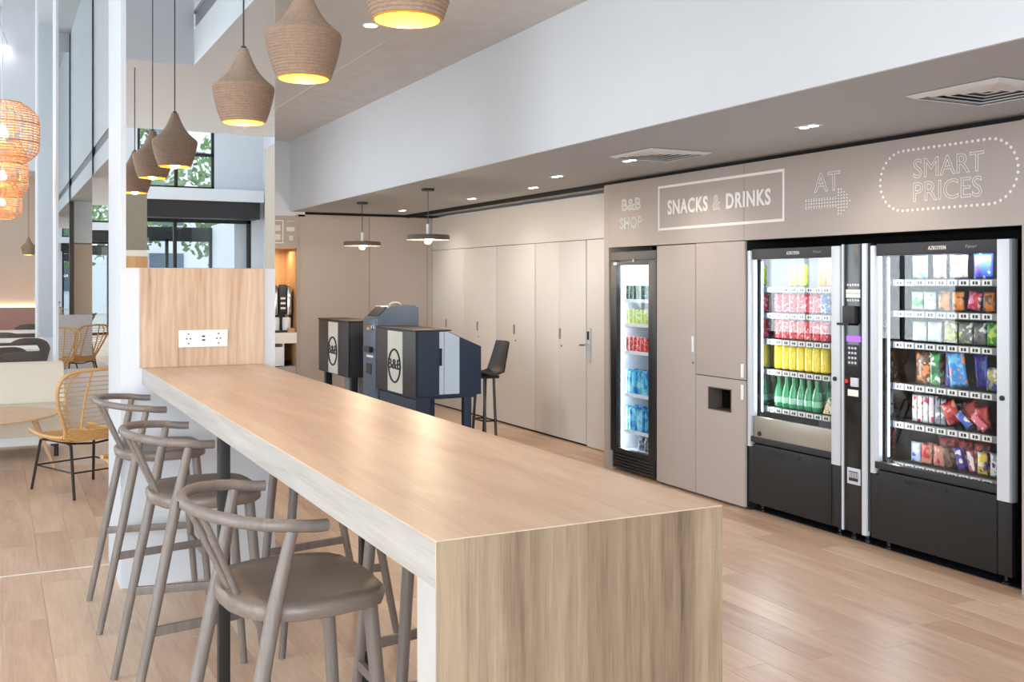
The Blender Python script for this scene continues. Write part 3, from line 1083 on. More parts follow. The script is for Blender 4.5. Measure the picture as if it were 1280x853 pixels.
for i, y_ in enumerate((4.285, 4.245, 4.205, 4.165)):
    snack((W_, (196, 60, 84), (230, 210, 216)), .036, .16, .022, y_, z, 'white and crimson bar, %s of four upright ones on the fifth shelf' % ('first', 'second', 'third', 'fourth')[i], 'bar', deep=2, nm='snack_bar')
for i, y_ in enumerate((4.12, 4.08)):
    snack((GY, (110, 116, 124), W_), .036, .155, .022, y_, z, 'silver-grey upright bar, %s from the white bars' % ('first', 'second')[i], 'bar', nm='snack_bar')
for i, y_ in enumerate((4.04, 4.0, 3.96)):
    snack((BK, (130, 60, 70), GY), .034, .15, .022, y_, z, 'dark upright bar at the back, %s of three on the fifth shelf' % ('first', 'second', 'third')[i], 'bar', x=4.985, nm='snack_bar')
for i, y_ in enumerate((3.99, 3.90, 3.80)):
    snack((RD, (150, 26, 34), (226, 150, 130)), .10, .13, .045, y_, z, 'red chocolate bag leaning over, %s of three on the fifth shelf' % ('leftmost', 'middle', 'rightmost')[i], x=(4.85, 4.91, 4.85)[i], tilt=-.45 if i < 2 else -.2)
snack((BL, (40, 70, 150), W_), .05, .11, .02, 3.865, z, 'small blue bar fallen in front of the red bags', 'bar', x=4.815, tilt=-.9, nm='snack_bar')
snack(((222, 110, 130), RD, W_), .05, .11, .02, 3.765, z, 'small pink bar fallen in front of the red bags', 'bar', x=4.815, tilt=-.9, nm='snack_bar')
z = Z2[5]
snack(((190, 200, 226), BL, W_), .07, .12, .03, 4.275, z, 'white and blue biscuit pack at the left end of the bottom shelf')
for i, y_ in enumerate((4.20, 4.11)):
    snack(((200, 130, 110), RD, (226, 196, 160)), .078, .12, .035, y_, z, 'red pack with a biscuit picture, %s of two on the bottom shelf' % ('left', 'right')[i], deep=2)
snack((BR, BK, (190, 150, 110)), .045, .12, .025, 4.035, z, 'brown chocolate bar on the bottom shelf', 'bar', tilt=-.3, nm='snack_bar', deep=2)
snack((PU, BL, W_), .045, .125, .025, 3.955, z, 'purple chocolate bar leaning on the bottom shelf', 'bar', tilt=-.3, nm='snack_bar', deep=2)
snack(((206, 90, 130), W_, YL), .045, .12, .025, 3.885, z, 'pink chocolate bar on the bottom shelf', 'bar', tilt=-.2, nm='snack_bar', deep=2)
snack((YL, PU, W_), .07, .125, .03, 3.82, z, 'yellow chocolate bag with purple print on the bottom shelf', deep=2)
snack((W_, GY, PU), .055, .13, .03, 3.745, z, 'white pack at the right end of the bottom shelf')
for i, y_ in enumerate((4.17, 4.05, 3.93)):
    snack((RD, (226, 90, 80), BK), .12, .15, .04, y_, z, 'red bag lying behind the bottom shelf row, %s of three' % ('left', 'middle', 'right')[i], x=5.0)

# ================================================================== CUPBOARD WALL AND END WALL
CX = 5.09
struct('wall_cupboards', B((CX+.025, 5.3, 7.43, 12.3, 0, ZS-.03)), M['dark'])
struct('trim_4', B((CX, CX+.025, 7.43, 12.3, 2.006, 2.425)), M['taupe2'])
doors = [(12.298, 11.294, .003, 11.834), (11.29, 10.392, .003, 10.901), (10.38, 9.47, .003, 9.945), (9.456, 8.951, .003, None), (8.947, 8.428, .003, 8.93)]
for i, (ya, yb, g, hy) in enumerate(doors):
    d = thing('door_%d' % (i+3), None, None, (CX, (ya+yb)/2, 0))
    tag(d, kind='structure')
    part('door_panel', B((CX, CX+.02, yb, ya, .022, 2.0)), M['taupe2'], d, .002)
    if hy:
        part('door_handle', B((CX-.01, CX, hy-.012, hy+.012, 1.02, 1.125)), M['grey'], d, .003)
        part('lock', MB().cyl((CX-.004, hy-.03, .95), .009, .006, 0, 10), M['satin'], d)
d = thing('door_8', None, None, (CX, 7.93, 0))
tag(d, kind='structure')
part('door_panel', B((CX, CX+.02, 7.44, 8.412, .008, 2.0)), M['taupe2'], d, .002)
h = part('door_handle', B((CX-.02, CX, 8.325, 8.375, .82, 1.15)), M['silver'], d, .006)
part('reader', B((CX-.026, CX-.02, 8.335, 8.365, 1.04, 1.12)), M['black'], h)
part('lever', MB().tube([(CX-.02, 8.35, .99), (CX-.06, 8.35, .99), (CX-.06, 8.44, .985)], .01, 8), M['chrome'], h)

we = thing('wall_end', None, None, (4.2, 12.3, 0))
tag(we, kind='structure')
for x0, x1 in ((3.312, 4.228), (4.234, 5.016), (5.022, 5.089)):
    part('panel', B((x0, x1, 12.3, 12.32, .01, 2.425)), M['taupe'], we, .002)
struct('wall_end', B((3.312, 5.3, 12.33, 12.6, 0, ZS)), M['dark'])
struct('wall_end', B((1.5, 2.2, 12.3, 12.95, 0, 2.42)), M['beige'])
struct('wall_end', B((1.5, 3.4, 12.3, 12.6, 2.40, ZC)), M['white'])
# drinks counter niche
ni = thing('wall_niche', None, None, (2.75, 12.6, 0))
tag(ni, kind='structure')
part('lining', B((2.2, 3.29, 12.85, 12.88, .2, 2.01), (3.285, 3.292, 12.31, 12.85, .2, 2.01), (2.2, 2.21, 12.31, 12.85, .2, 2.01), (2.2, 3.29, 12.31, 12.85, 2.0, 2.012)), M['niche'], ni)
part('sign_panel', B((2.2, 3.296, 12.28, 12.31, 2.012, 2.40)), M['taupe'], ni, .002)
part('side_panel', B((3.292, 3.312, 12.28, 12.9, 0, 2.42)), M['taupe'], ni)
part('plinth', B((2.2, 3.29, 12.3, 12.85, 0, .56)), M['taupe'], ni)
part('counter', B((2.2, 3.29, 12.27, 12.85, .845, .975)), M['label'], ni, .004)
part('divider', B((3.13, 3.15, 12.33, 12.85, .56, .845)), M['liner'], ni)
part('cupboard_door', B((2.2, 3.13, 12.31, 12.33, .57, .80)), M['liner'], ni)
s = thing('sign', 'small sign with a white square frame and lines of print above the coffee niche', 'sign', (3.1, 12.28, 2.05))
part('frame', B((2.86, 3.125, 12.274, 12.28, 2.065, 2.075), (2.86, 3.125, 12.274, 12.28, 2.335, 2.345), (3.115, 3.125, 12.274, 12.28, 2.065, 2.345), (2.86, 2.87, 12.274, 12.28, 2.065, 2.345)), M['label'], s)
for q in ((2.90, 3.09, 2.215, 2.285), (2.90, 3.09, 2.105, 2.175), (3.17, 3.26, 2.33, 2.338), (3.165, 3.265, 2.215, 2.265), (3.195, 3.245, 2.10, 2.16)):
    part('print_line', B((q[0], q[1], 12.275, 12.28, q[2], q[3])), M['taupe2'], s)
cm = thing('coffee_dispenser', 'chrome and black drinks dispenser on the white counter of the niche', 'coffee machine', (3.13, 12.5, .975))
part('body', B((3.02, 3.265, 12.42, 12.8, 1.0, 1.52)), M['black'], cm, .01)
for xx in (3.06, 3.225):
    part('chrome_column', MB().lathe([(.03, 0), (.036, .03), (.036, .33), (.02, .36), (0, .36)], 18, (xx, 12.40, 1.19)), M['chrome'], cm)
kp = part('control_panel', B((3.10, 3.19, 12.37, 12.42, 1.22, 1.56)), M['charcoal'], cm, .006)
for k in range(3):
    part('button', B((3.115, 3.175, 12.366, 12.371, 1.26+.06*k, 1.285+.06*k)), M['label'], kp)
for xx in (3.06, 3.2):
    part('tank', MB().lathe([(.05, 0), (.052, .01), (.052, .15), (.045, .16), (.0, .16)], 18, (xx, 12.42, 1.0)), M['liner'], cm)
part('drip_tray', B((3.0, 3.28, 12.33, 12.6, .976, 1.0)), M['satin'], cm, .004)
part('spout', MB().lathe([(.016, 0), (.03, .035)], 12, (3.2, 12.40, 1.16)), M['steel'], cm)
solo('snack_box', B((3.19, 3.275, 12.29, 12.33, .976, 1.03)), M['niche'], 'small wooden box on the white counter in front of the dispenser', 'box', bev=.003)
for k in range(4):
    solo('plate', MB().lathe([(.04, 0), (.07, .012), (.068, .014), (.0, .006)], 20, (3.21, 12.5, .561+.0145*k)), M['charcoal'], 'dark plate, %s from the bottom of the stack under the white counter' % ('first', 'second', 'third', 'fourth')[k], 'plate', group='plates under the counter')
area('niche_light', (2.9, 12.55, 1.98), (0, 0, 0), .7, .05, 5, (1, .8, .55))

# ------------------------------------------------------------------ check-in desks
KX = 3.18


def desk(name, label, y0, y1, prof, strip, zb, body_side, side_panel):
    t = thing(name, label, 'kiosk', (3.45, (y0+y1)/2, 0))
    part('body', MB().prism(prof, y0, y1, 1) if False else MB().add(*prism_y(prof, y0, y1)), body_side, t, .004)
    zt_ = max(p[1] for p in prof)
    fp = part('front_panel', B((KX-.02, KX, y0+.005, y1+.02, zb, zt_-.004)), M['charcoal'], t, .003)
    s0, s1 = strip
    sp_ = part('emblem_strip', B((KX-.026, KX-.02, s0, s1, zb+.01, zt_-.015)), M['stripw'], fp)
    yc_, zc_ = (s0+s1)/2, zb+.43*(zt_-zb)
    ring = MB().tube([(KX-.0285, yc_+.145*math.cos(2*PI*i/40), zc_+.145*math.sin(2*PI*i/40)) for i in range(40)], .009, 6, True)
    part('ring_emblem', ring, M['ink'], sp_)
    part('emblem_lettering', text_mesh('B&B', '-x', (yc_+.16, yc_-.16, zc_-.03, zc_+.06), KX-.0265, .004, 0, .02), M['ink'], sp_)
    part('lid', B((KX-.03, KX+.30, y0-.01, y1+.02, zt_, zt_+.012)), M['satin'], t)
    return t


def prism_y(prof, y0, y1):
    k = len(prof)
    vs = [(a, y0, b_) for a, b_ in prof]+[(a, y1, b_) for a, b_ in prof]
    fs = [tuple(range(k)), tuple(range(2*k-1, k-1, -1))]+[(i, k+i, k+(i+1) % k, (i+1) % k) for i in range(k)]
    return vs, fs


prof = [(KX, .62), (KX, 1.175), (3.45, 1.175), (3.77, 1.035), (3.77, .62)]
k1 = desk('check_in_desk', 'navy and black desk with slanted top and white side stripe, nearest of the kiosks', 8.0, 9.0, prof, (8.31, 8.67), .61, M['navy'], True)
sp_ = part('side_stripe', MB().add(*prism_y([(3.375, .635), (3.375, 1.17), (3.415, 1.17), (3.415, .635)], 7.994, 8.0)).add(*prism_y([(3.42, .635), (3.42, 1.17), (3.45, 1.17), (3.56, 1.12), (3.56, .635)], 7.994, 8.0)), M['paleblue'], k1)
part('pull', B((3.372, 3.395, 7.985, 7.994, .88, 1.03)), M['black'], sp_, .004)
part('under_shelf', B((KX+.02, 3.75, 8.05, 8.95, .59, .62)), M['navy'], k1)
part('leg_panel', B((KX, 3.31, 8.05, 8.95, .0, .59)), M['navy'], k1)
for yy in (8.05, 8.88):
    part('leg', B((3.63, 3.70, yy, yy+.06, 0, .59)), M['navy'], k1, .004)
part('foot_rail', MB().tube([(3.31, 8.5, .25), (3.66, 8.5, .25)], .012, 8), M['satin'], k1)
prof2 = [(KX, .63), (KX, 1.19), (3.42, 1.19), (3.56, 1.14), (3.56, .63)]
k2 = desk('check_in_desk', 'black desk with white emblem strip at the far end of the kiosk row', 9.83, 10.86, prof2, (10.18, 10.5), .63, M['charcoal'], False)
part('leg_panel', B((3.30, 3.5, 9.9, 10.4, 0, .63)), M['grey'], k2)
for yy in (9.86, 10.74):
    part('leg', B((KX+.02, KX+.09, yy, yy+.07, 0, .63)), M['black'], k2, .004)
tm = thing('payment_kiosk', 'tall slate-blue terminal with slanted screen between the two desks', 'kiosk', (3.4, 9.25, 0))
part('body', MB().add(*prism_y([(KX, .5), (KX, 1.245), (KX+.03, 1.27), (KX+.13, 1.365), (3.56, 1.375), (3.6, 1.35), (3.6, 1.1), (3.42, 1.0), (3.42, .5)], 9.03, 9.43)), M['slate'], tm, .012)
fp = part('front_plate', B((KX-.008, KX, 9.05, 9.41, .55, 1.23)), M['slate'], tm, .003)
part('screen', MB().add(*prism_y([(KX+.030, 1.278), (KX+.112, 1.356), (KX+.118, 1.352), (KX+.036, 1.272)], 9.08, 9.38)), M['charcoal'], tm)
part('note_slot', B((KX-.03, KX-.008, 9.1, 9.24, 1.14, 1.19)), M['chrome'], fp, .004)
part('ticket_tray', B((KX-.05, KX-.008, 9.12, 9.3, .93, .98)), M['black'], fp, .006)
part('label_plate', B((KX-.01, KX-.008, 9.12, 9.3, .88, .90)), M['label'], fp)
part('keypad', B((KX-.016, KX-.008, 9.16, 9.30, .72, .82)), M['charcoal'], fp)
part('card_slot', B((KX-.014, KX-.008, 9.2, 9.28, .78, .81)), M['label'], fp)
part('pedestal', B((KX+.02, 3.4, 9.05, 9.41, 0, .5)), M['charcoal'], tm, .004)
part('cable_loop', MB().tube([(3.42+.06*math.cos(PI*i/8), 9.2, 1.37+.03*math.sin(PI*i/8)) for i in range(9)], .006, 6), M['silver'], tm)

hs = thing('high_stool', 'black moulded high stool behind the slanted navy desk', 'stool', (4.28, 8.9, 0))
vs, fs = [], []
for side in (0, 1):
    for j in range(11):
        for i in range(9):
            u_, w_ = (i/8-.5)*2, j/10
            if w_ < .55:
                xx, zz = -.2+.36*(w_/.55), .72-.03*math.sin(PI*w_/.55)+.03*u_*u_
            else:
                q = (w_-.55)/.45
                xx, zz = .16+.13*q**1.2, .72+.30*q**1.3+.0*u_
            wid = .185*(1-.25*max(0, w_-.6)/.4) * (1-.2*(1-min(1, w_/.15)))
            vs.append((4.27+xx*.66-.04*u_*u_*(1 if w_ > .55 else 0)+side*.012*(1 if w_ > .55 else 0), 8.9+u_*wid, zz-side*.014))
n1 = 99
for side in (0, 1):
    for j in range(10):
        for i in range(8):
            a = side*n1+j*9+i
            fs.append((a, a+1, a+10, a+9) if side == 0 else (a+9, a+10, a+1, a))
for j in range(10):
    fs += [(j*9, (j+1)*9, n1+(j+1)*9, n1+j*9), (j*9+8, n1+j*9+8, n1+(j+1)*9+8, (j+1)*9+8)]
fs += [tuple(list(range(9))[::-1][k] if k < 9 else n1+k-9 for k in range(18)), tuple(90+k if k < 9 else n1+90+(17-k) for k in range(18))]
part('seat_shell', MB().add(vs, fs), M['charcoal'], hs, smooth=60)
part('seat_plate', B((4.17, 4.34, 8.8, 9.0, .665, .69)), M['satin'], hs)
for sx in (-1, 1):
    for sy in (-1, 1):
        part('leg', MB().tube([(4.235+sx*.05, 8.9+sy*.09, .67), (4.225+sx*.06, 8.9+sy*.15, 0)], .014, 8), M['satin'], hs)
part('foot_ring', MB().tube([(4.17, 8.78, .26), (4.29, 8.78, .26), (4.29, 9.02, .26), (4.17, 9.02, .26)], .009, 8, True), M['satin'], hs)

# ------------------------------------------------------------------ shop ceiling fittings


def disc_pendant(x, y, label):
    t = thing('disc_pendant', label, 'pendant lamp', (x, y, 1.98), 'disc pendants over the check-in desks')
    part('ceiling_rose', MB().cyl((x, y, ZS-.022), .06, .022, 2, 20), M['satin'], t)
    part('cord', MB().tube([(x, y, 2.12), (x, y, ZS-.02)], .004, 6), M['satin'], t)
    part('socket', MB().cyl((x, y, 2.02), .017, .11, 2, 14), M['silver'], t)
    b = MB().lathe([(.02, .05), (.14, .048), (.195, .044), (.2, .038), (.2, 0), (.193, 0), (.19, .02), (.02, .026)], 40, (x, y, 1.985), cap=False)
    part('shade', b, M['brown'], t)
    part('bulb', MB().lathe([(0, -.03), (.025, -.022), (.034, 0), (.025, .022), (.012, .04)], 14, (x, y, 1.975)), M['warm'], t)
    d_ = bpy.data.lights.new('disc_lamp', 'POINT')
    d_.energy, d_.color, d_.shadow_soft_size = 22, (1, .80, .56), .05
    o = link('disc_lamp', d_, t)
    o.location = (0, 0, -.08)


disc_pendant(3.54, 10.53, 'dark disc pendant with glowing bulb, farther of the two')
disc_pendant(3.566, 8.72, 'dark disc pendant with glowing bulb, nearer of the two')

for y0, lb in ((2.86, 'square ceiling vent nearest the camera, above the snack machine'), (5.39, 'square ceiling vent farther along, above the cupboard doors')):
    x0, w = 3.74, .49
    t = thing('ceiling_vent', lb, 'vent', (x0+w/2, y0+w/2, ZS-.02))
    for k in range(5):
        a0, a1 = k*.047, k*.047+.030
        b = MB()
        zl, zh = ZS-.020+.003*k, ZS-.012+.003*k
        xa, xb, ya, yb = x0+a0, x0+w-a0, y0+a0, y0+w-a0
        xc, xd, yc2, yd = x0+a1, x0+w-a1, y0+a1, y0+w-a1
        o_ = [(xa, ya), (xb, ya), (xb, yb), (xa, yb)]
        i_ = [(xc, yc2), (xd, yc2), (xd, yd), (xc, yd)]
        vs = [(p[0], p[1], zh+.006) for p in o_]+[(p[0], p[1], zl) for p in i_]+[(p[0], p[1], zh+.009) for p in o_]+[(p[0], p[1], zl+.004) for p in i_]
        fs = []
        for q in range(4):
            r_ = (q+1) % 4
            fs += [(q, r_, 4+r_, 4+q), (8+q, 12+q, 12+r_, 8+r_), (q, 8+q, 8+r_, r_), (4+q, 4+r_, 12+r_, 12+q)]
        part('frame' if k == 0 else 'louvre', b.add(vs, fs), M['ceil'], t, smooth=0)
    part('backing', B((x0+.02, x0+w-.02, y0+.02, y0+w-.02, ZS-.002, ZS+.01)), M['charcoal'], t)


def spot(t, e, ang, dx):
    d_ = bpy.data.lights.new('downlight_beam', 'SPOT')
    d_.energy, d_.spot_size, d_.spot_blend, d_.color, d_.shadow_soft_size = e, ang, 1.0, (1, .89, .77), .03
    o = link('downlight_beam', d_, t)
    o.location = (0, 0, -.02)
    o.rotation_euler = (0, -dx, 0)


for i, (x, y, lb, e) in enumerate(((3.99, 4.24, 'nearest, above the snack machine', 60), (3.99, 6.01, 'beside the farther vent', 60), (4.07, 7.19, 'above the fridge', 22), (4.36, 8.14, 'third from the far end', 40), (4.38, 9.52, 'second from the far end', 40), (4.37, 11.5, 'at the far end', 60))):
    t = thing('downlight', 'twin recessed downlight in the shop soffit, '+lb, 'downlight', (x, y, ZS-.006), 'twin downlights in the soffit')
    part('bezel', B((x-.035, x+.035, y-.075, y+.075, ZS-.006, ZS)), M['ceil'], t, .003)
    for s_ in (-1, 1):
        part('lens', MB().cyl((x, y+s_*.036, ZS-.009), .026, .004, 2, 14), M['dl'], t)
    spot(t, e*.3, 1.7, .55)
t = thing('downlight', 'single recessed downlight in the smooth mezzanine ceiling', 'downlight', (2.236, 6.48, ZC-.006))
part('bezel', MB().cyl((2.236, 6.48, ZC-.006), .06, .006, 2, 20), M['ceil'], t)
part('lens', MB().cyl((2.236, 6.48, ZC-.009), .045, .004, 2, 16), M['dl'], t)

# ================================================================== BAR
XL, XR, YN, YF, ZB = .684, 1.312, 1.637, 5.61, 1.147
TH = .085
bt = thing('bar_table', 'long oak high bar table with waterfall end, in front of the white column', 'table', ((XL+XR)/2, (YN+YF)/2, 0))


def slab(x0, x1, y0, y1, z0, z1, faces):
    b = MB()
    for k, f in enumerate(((0, 1, 3, 2), (4, 6, 7, 5), (0, 4, 5, 1), (2, 3, 7, 6), (0, 2, 6, 4), (1, 5, 7, 3))):   # -x +x -y +y -z +z
        b.cur = faces[k]
        b.add([(x, y, z) for x in (x0, x1) for y in (y0, y1) for z in (z0, z1)], [f])
    me_b = MB()
    me_b.v, me_b.f, me_b.mi = b.v[:8], [tuple(i % 8 for i in f) for f in b.f], b.mi
    return me_b


part('tabletop', slab(XL, XR, YN+.001, YF, ZB-TH, ZB, (1, 1, 1, 1, 1, 0)), [M['bar_top'], M['bar_edge']], bt, .0015, 0, seg=1)
part('end_panel', slab(XL+.0005, XR-.0005, YN, YN+.09, 0, ZB-.0012, (1, 1, 0, 0, 0, 0)), [M['bar_end'], mat('daylit_edge', (186, 182, 178), .5, var=.1, scale=12)], bt, .0015, 0, seg=1)  # side faces greyed, daylight put into their colour
for xx in (.715, 1.248):
    part('leg', B((xx, xx+.04, 3.72, 3.76, 0, ZB-TH)), M['satin'], bt, .002)
pn = thing('oak_panel', 'pale oak splashback panel on the column at the end of the bar', 'panel', (1.0, 5.61, ZB))
part('board', B((XL-.012, XR+.004, YF-.012, YM-.001, ZB+.001, 1.669)), M['back_panel'], pn, .001, 0)
so = thing('socket_plate', 'white double socket plate with two charging ports on the oak panel', 'socket', (.993, 5.598, 1.29))
part('plate', B((.866, 1.12, 5.59, 5.598, 1.25, 1.34)), M['plate'], so, .003)
for xx in (.915, 1.071):
    sk = part('socket', MB().add(*[([(p[0]+xx, 5.59-p[2], p[1]+1.295) for p in t_.v], t_.f) for t_ in [MB().lathe([(.031, 0), (.031, .004), (.026, .004), (.025, .001), (0, .001)], 24)]][0]), M['plate'], so, label=None)
    b = MB()
    for dx in (-.0095, .0095):
        b.add(*[([(p[0]+xx+dx, 5.586-p[2], p[1]+1.295) for p in t_.v], t_.f) for t_ in [MB().lathe([(.004, 0), (.004, .003)], 10)]][0])
    b.box(xx-.003, xx+.003, 5.584, 5.588, 1.317, 1.324).box(xx-.003, xx+.003, 5.584, 5.588, 1.266, 1.273)
    part('contact', b, M['ink'], sk)
for zz in (1.283, 1.303):
    part('usb_port', B((.985, 1.001, 5.587, 5.591, zz, zz+.008)), M['ink'], so)

# ------------------------------------------------------------------ bar stools (local: faces +x)
st = thing('bar_stool', 'grey-stained round-back bar stool nearest the camera, at the left of the bar', 'bar stool', (0, 0, 0), 'grey bar stools')
half = [(-.165, .0), (-.160, .08), (-.135, .16), (-.09, .215), (-.02, .243), (.07, .248), (.15, .236), (.205, .212), (.232, .165), (.242, .08), (.245, 0)]
outl = half+[(a, -b_) for a, b_ in half[-2:0:-1]]
b = MB()
k = len(outl)
lay = [(.88, .755), (.985, .765), (1.0, .778), (.995, .795), (.96, .803)]
vs = []
for sc, z in lay:
    vs += [(.04+(a-.04)*sc, b_*sc, z) for a, b_ in outl]
for sc in (.75, .45):
    vs += [(.04+(a-.04)*sc, b_*sc, .803-.008*(1-sc)) for a, b_ in outl]
vs += [(.04, 0, .796), (.04, 0, .753)]
fs = []
for j in range(len(lay)+1):
    for i in range(k):
        fs.append((j*k+i, j*k+(i+1) % k, (j+1)*k+(i+1) % k, (j+1)*k+i))
L_ = len(lay)+1
fs += [(L_*k+i, L_*k+(i+1) % k, len(vs)-2) for i in range(k)]
fs += [((i+1) % k, i, len(vs)-1) for i in range(k)]
part('seat', b.add(vs, fs), M['seatw'], st, smooth=50)
hp = []
for i in range(33):
    a = -1+2*i/32
    if abs(a) > .62:
        q = (abs(a)-.62)/.38
        x_, y_ = -.055+.09*q, .283-.008*q
    else:
        ang = a/.62*PI/2
        x_, y_ = -.055-.195*math.cos(ang), .283*abs(math.sin(ang))
    hp.append((x_, math.copysign(y_, a), 1.003+.03*max(0, math.cos(a*PI/2))**2))
part('backrest', MB().tube(hp, [.0155]*33, 12), M['stool'], st, smooth=60)
part('plug', MB().cyl((-.2662, 0, 1.033), .007, .002, 0, 10), M['ink'], st)
for s_ in (-1, 1):
    part('rear_leg', MB().tube([(-.255, s_*.272, 0), (-.155, s_*.275, .5), (-.095, s_*.262, .8), (-.055, s_*.281, 1.0)], [.0145, .0195, .0195, .0145], 12), M['stool'], st, smooth=60)
    part('front_leg', MB().tube([(.25, s_*.215, 0), (.215, s_*.195, .4), (.185, s_*.175, .765)], [.0145, .0185, .02], 12), M['stool'], st, smooth=60)
    part('side_stretcher', MB().bar((-.186, s_*.272, .345), (.219, s_*.197, .345), .016, .034), M['stool'], st, .003)
part('footrest', MB().bar((.224, -.2, .29), (.224, .2, .29), .018, .034), M['stool'], st, .003)
for i, yy in enumerate((-.085, 0, .085)):
    part('spindle', MB().tube([(-.135+.006*(abs(i-1)), yy*.75, .795), (-.243+.012*abs(i-1), yy*1.25, 1.028)], .0085, 8), M['stool'], st, smooth=60)
clone(st, (.68, 4.09, 0), 'grey-stained round-back bar stool, middle of the three at the left of the bar', rz=0)
clone(st, (.675, 5.22, 0), 'grey-stained round-back bar stool nearest the white column, left of the bar', rz=0)
clone(st, (1.335, 4.5, 0), 'grey bar stool on the far side of the bar, nearer the column', rz=PI)
clone(st, (1.335, 3.14, 0), 'grey bar stool on the far long side of the bar, behind the nearest stool', rz=PI)
st.location = (.68, 2.70, 0)
st.rotation_euler = (0, 0, .04)

# ------------------------------------------------------------------ jute pendants over the bar
prof = [(.095, 0), (.113, .05), (.126, .1), (.1335, .142), (.1335, .158), (.123, .17), (.104, .186), (.084, .205), (.067, .226), (.052, .25), (.039, .277), (.028, .303), (.02, .326)]


def pr(z):
    for (r0, z0), (r1, z1) in zip(prof, prof[1:]):
        if z <= z1:
            return r0+(r1-r0)*(z-z0)/(z1-z0)
    return prof[-1][0]


def jute(loc, cord, label, group='jute pendants over the bar', power=7):
    t = thing('jute_pendant', label, 'pendant lamp', loc, group)
    P3 = Vector(loc)
    pl = []
    z = 0
    while z < .326:
        st_ = .0105 if z < .16 else .0075
        amp = .0036 if z < .16 else .0016
        for q in (0, .25, .5, .75):
            pl.append((pr(z+q*st_)+amp*math.sin(PI*q), z+q*st_))
        z += st_
    part('shade', MB().lathe(pl, 40, P3, cap=False), M['jute'], t, smooth=70)
    inner = [(max(.012, r-.007), z) for r, z in prof[:10]]
    part('lining', MB().lathe([(pl[0][0], 0), (pl[0][0]-.002, -.003), (inner[0][0], -.003)]+inner, 40, P3, cap=False), M['amber'], t, smooth=60)
    part('collar', MB().cyl(P3+Vector((0, 0, .32)), .012, .022, 2, 12), M['satin'], t)
    part('cord', MB().tube([P3+Vector((0, 0, .34)), P3+Vector((0, 0, cord))], .0038, 6), M['satin'], t)
    part('bulb', MB().lathe([(0, .03), (.022, .037), (.031, .058), (.024, .085), (.013, .12), (.013, .16)], 16, P3), M['warm'], t, smooth=60)
    d_ = bpy.data.lights.new('jute_lamp', 'POINT')
    d_.energy, d_.color, d_.shadow_soft_size = power, (1, .66, .3), .03
    o = link('jute_lamp', d_, t)
    o.location = (0, 0, .016)
    return t


jute((.998, 2.59, 2.313), 4.4, 'jute rope pendant nearest the camera, cut by the top of the photo')
jute((.998, 3.63, 2.338), 4.4, 'jute rope pendant, middle of the three over the bar')
jute((.998, 4.63, 2.318), 4.4, 'jute rope pendant nearest the column, hanging in front of the mirror')
jute((.58, 21.9, 2.12), 1.61, 'tiny jute pendant by the far beige wall', 'far pendants', 5)

# ================================================================== LOUNGE BEYOND THE COLUMN
ch = thing('cane_chair', 'rattan chair with thin black legs beside the column, facing the sofa', 'chair', (0, 0, 0), 'rattan chairs')
sp = [(-.235, .38, .455), (-.262, .2, .438), (-.262, 0, .432), (-.235, -.15, .445), (-.265, -.205, .53), (-.325, -.25, .66), (-.362, -.295, .79), (-.34, -.325, .89), (-.26, -.34, .935), (-.12, -.35, .945), (0, -.352, .948)]


def smoothp(P, n=4):
    out = []
    for i in range(len(P)-1):
        p0, p1, p2, p3 = [Vector(P[max(0, min(len(P)-1, k_))]) for k_ in (i-1, i, i+1, i+2)]
        for q in range(n):
            t_ = q/n
            out.append(.5*((2*p1)+(-p0+p2)*t_+(2*p0-5*p1+4*p2-p3)*t_**2+(-p0+3*p1-3*p2+p3)*t_**3))
    out.append(Vector(P[-1]))
    return out


lft = smoothp(sp)
full = lft+[Vector((-v_.x, v_.y, v_.z)) for v_ in lft[-2::-1]]
part('cane_frame', MB().tube(full, .014, 8), M['rattan'], ch, smooth=60)
inner = smoothp([(p[0]*.8, p[1]-(.0 if i < 4 else -.012), p[2]-(.03 if i < 5 else .01)) for i, p in enumerate(sp[:9])])
for s_ in (-1, 1):
    part('side_cane', MB().tube([Vector((s_*abs(v_.x), v_.y, v_.z)) for v_ in inner], .008, 6), M['rattan'], ch, smooth=60)
    for i in range(4, len(lft)-9, 1):
        if i < 22:
            a, c_ = lft[i], inner[min(i, len(inner)-1)]
            part('tie', MB().tube([(s_*abs(a.x), a.y, a.z), (s_*abs(c_.x), c_.y, c_.z)], .004, 5), M['rattan'], ch) if i % 2 == 0 else None


def side_at(i):
    v_ = lft[i]
    return abs(v_.x), v_.y, v_.z


for s_ in (-.35, .35):
    rib = [(s_*.5*1.0, .36, .43), (s_*.45, .1, .395), (s_*.42, -.1, .40), (s_*.40, -.2, .47), (s_*.42, -.275, .7), (s_*.36, -.345, .94)]
    part('rib', MB().tube(smoothp(rib), .0095, 7), M['rattan'], ch, smooth=60)
for z in [.52+.034*k_ for k_ in range(12)]:
    j = min(range(len(lft)), key=lambda q: abs(lft[q].z-z) + (5 if lft[q].y > -.15 else 0))
    hx, hy, hz = side_at(j)
    part('rung', MB().tube([(-hx, hy, z), (-hx*.5, hy-.012, z), (hx*.5, hy-.012, z), (hx, hy, z)], .0045, 5), M['rattan'], ch)
for k_ in range(16):
    yy = .36-.036*k_
    sag = .42-.03*math.sin(PI*k_/17)
    part('seat_cane', MB().tube([(-.255, yy, .44), (-.14, yy, sag), (.14, yy, sag), (.255, yy, .44)], .0085, 5), M['rattan'], ch)
wv = MB()
for k_ in range(6):
    z = .42+.016*k_
    wv.tube([(-.235, -.165-.012*k_, z+.01), (-.1, -.18-.012*k_, z-.012), (.1, -.18-.012*k_, z-.012), (.235, -.165-.012*k_, z+.01)], .0075, 5)
part('woven_base', wv, M['rattan'], ch)
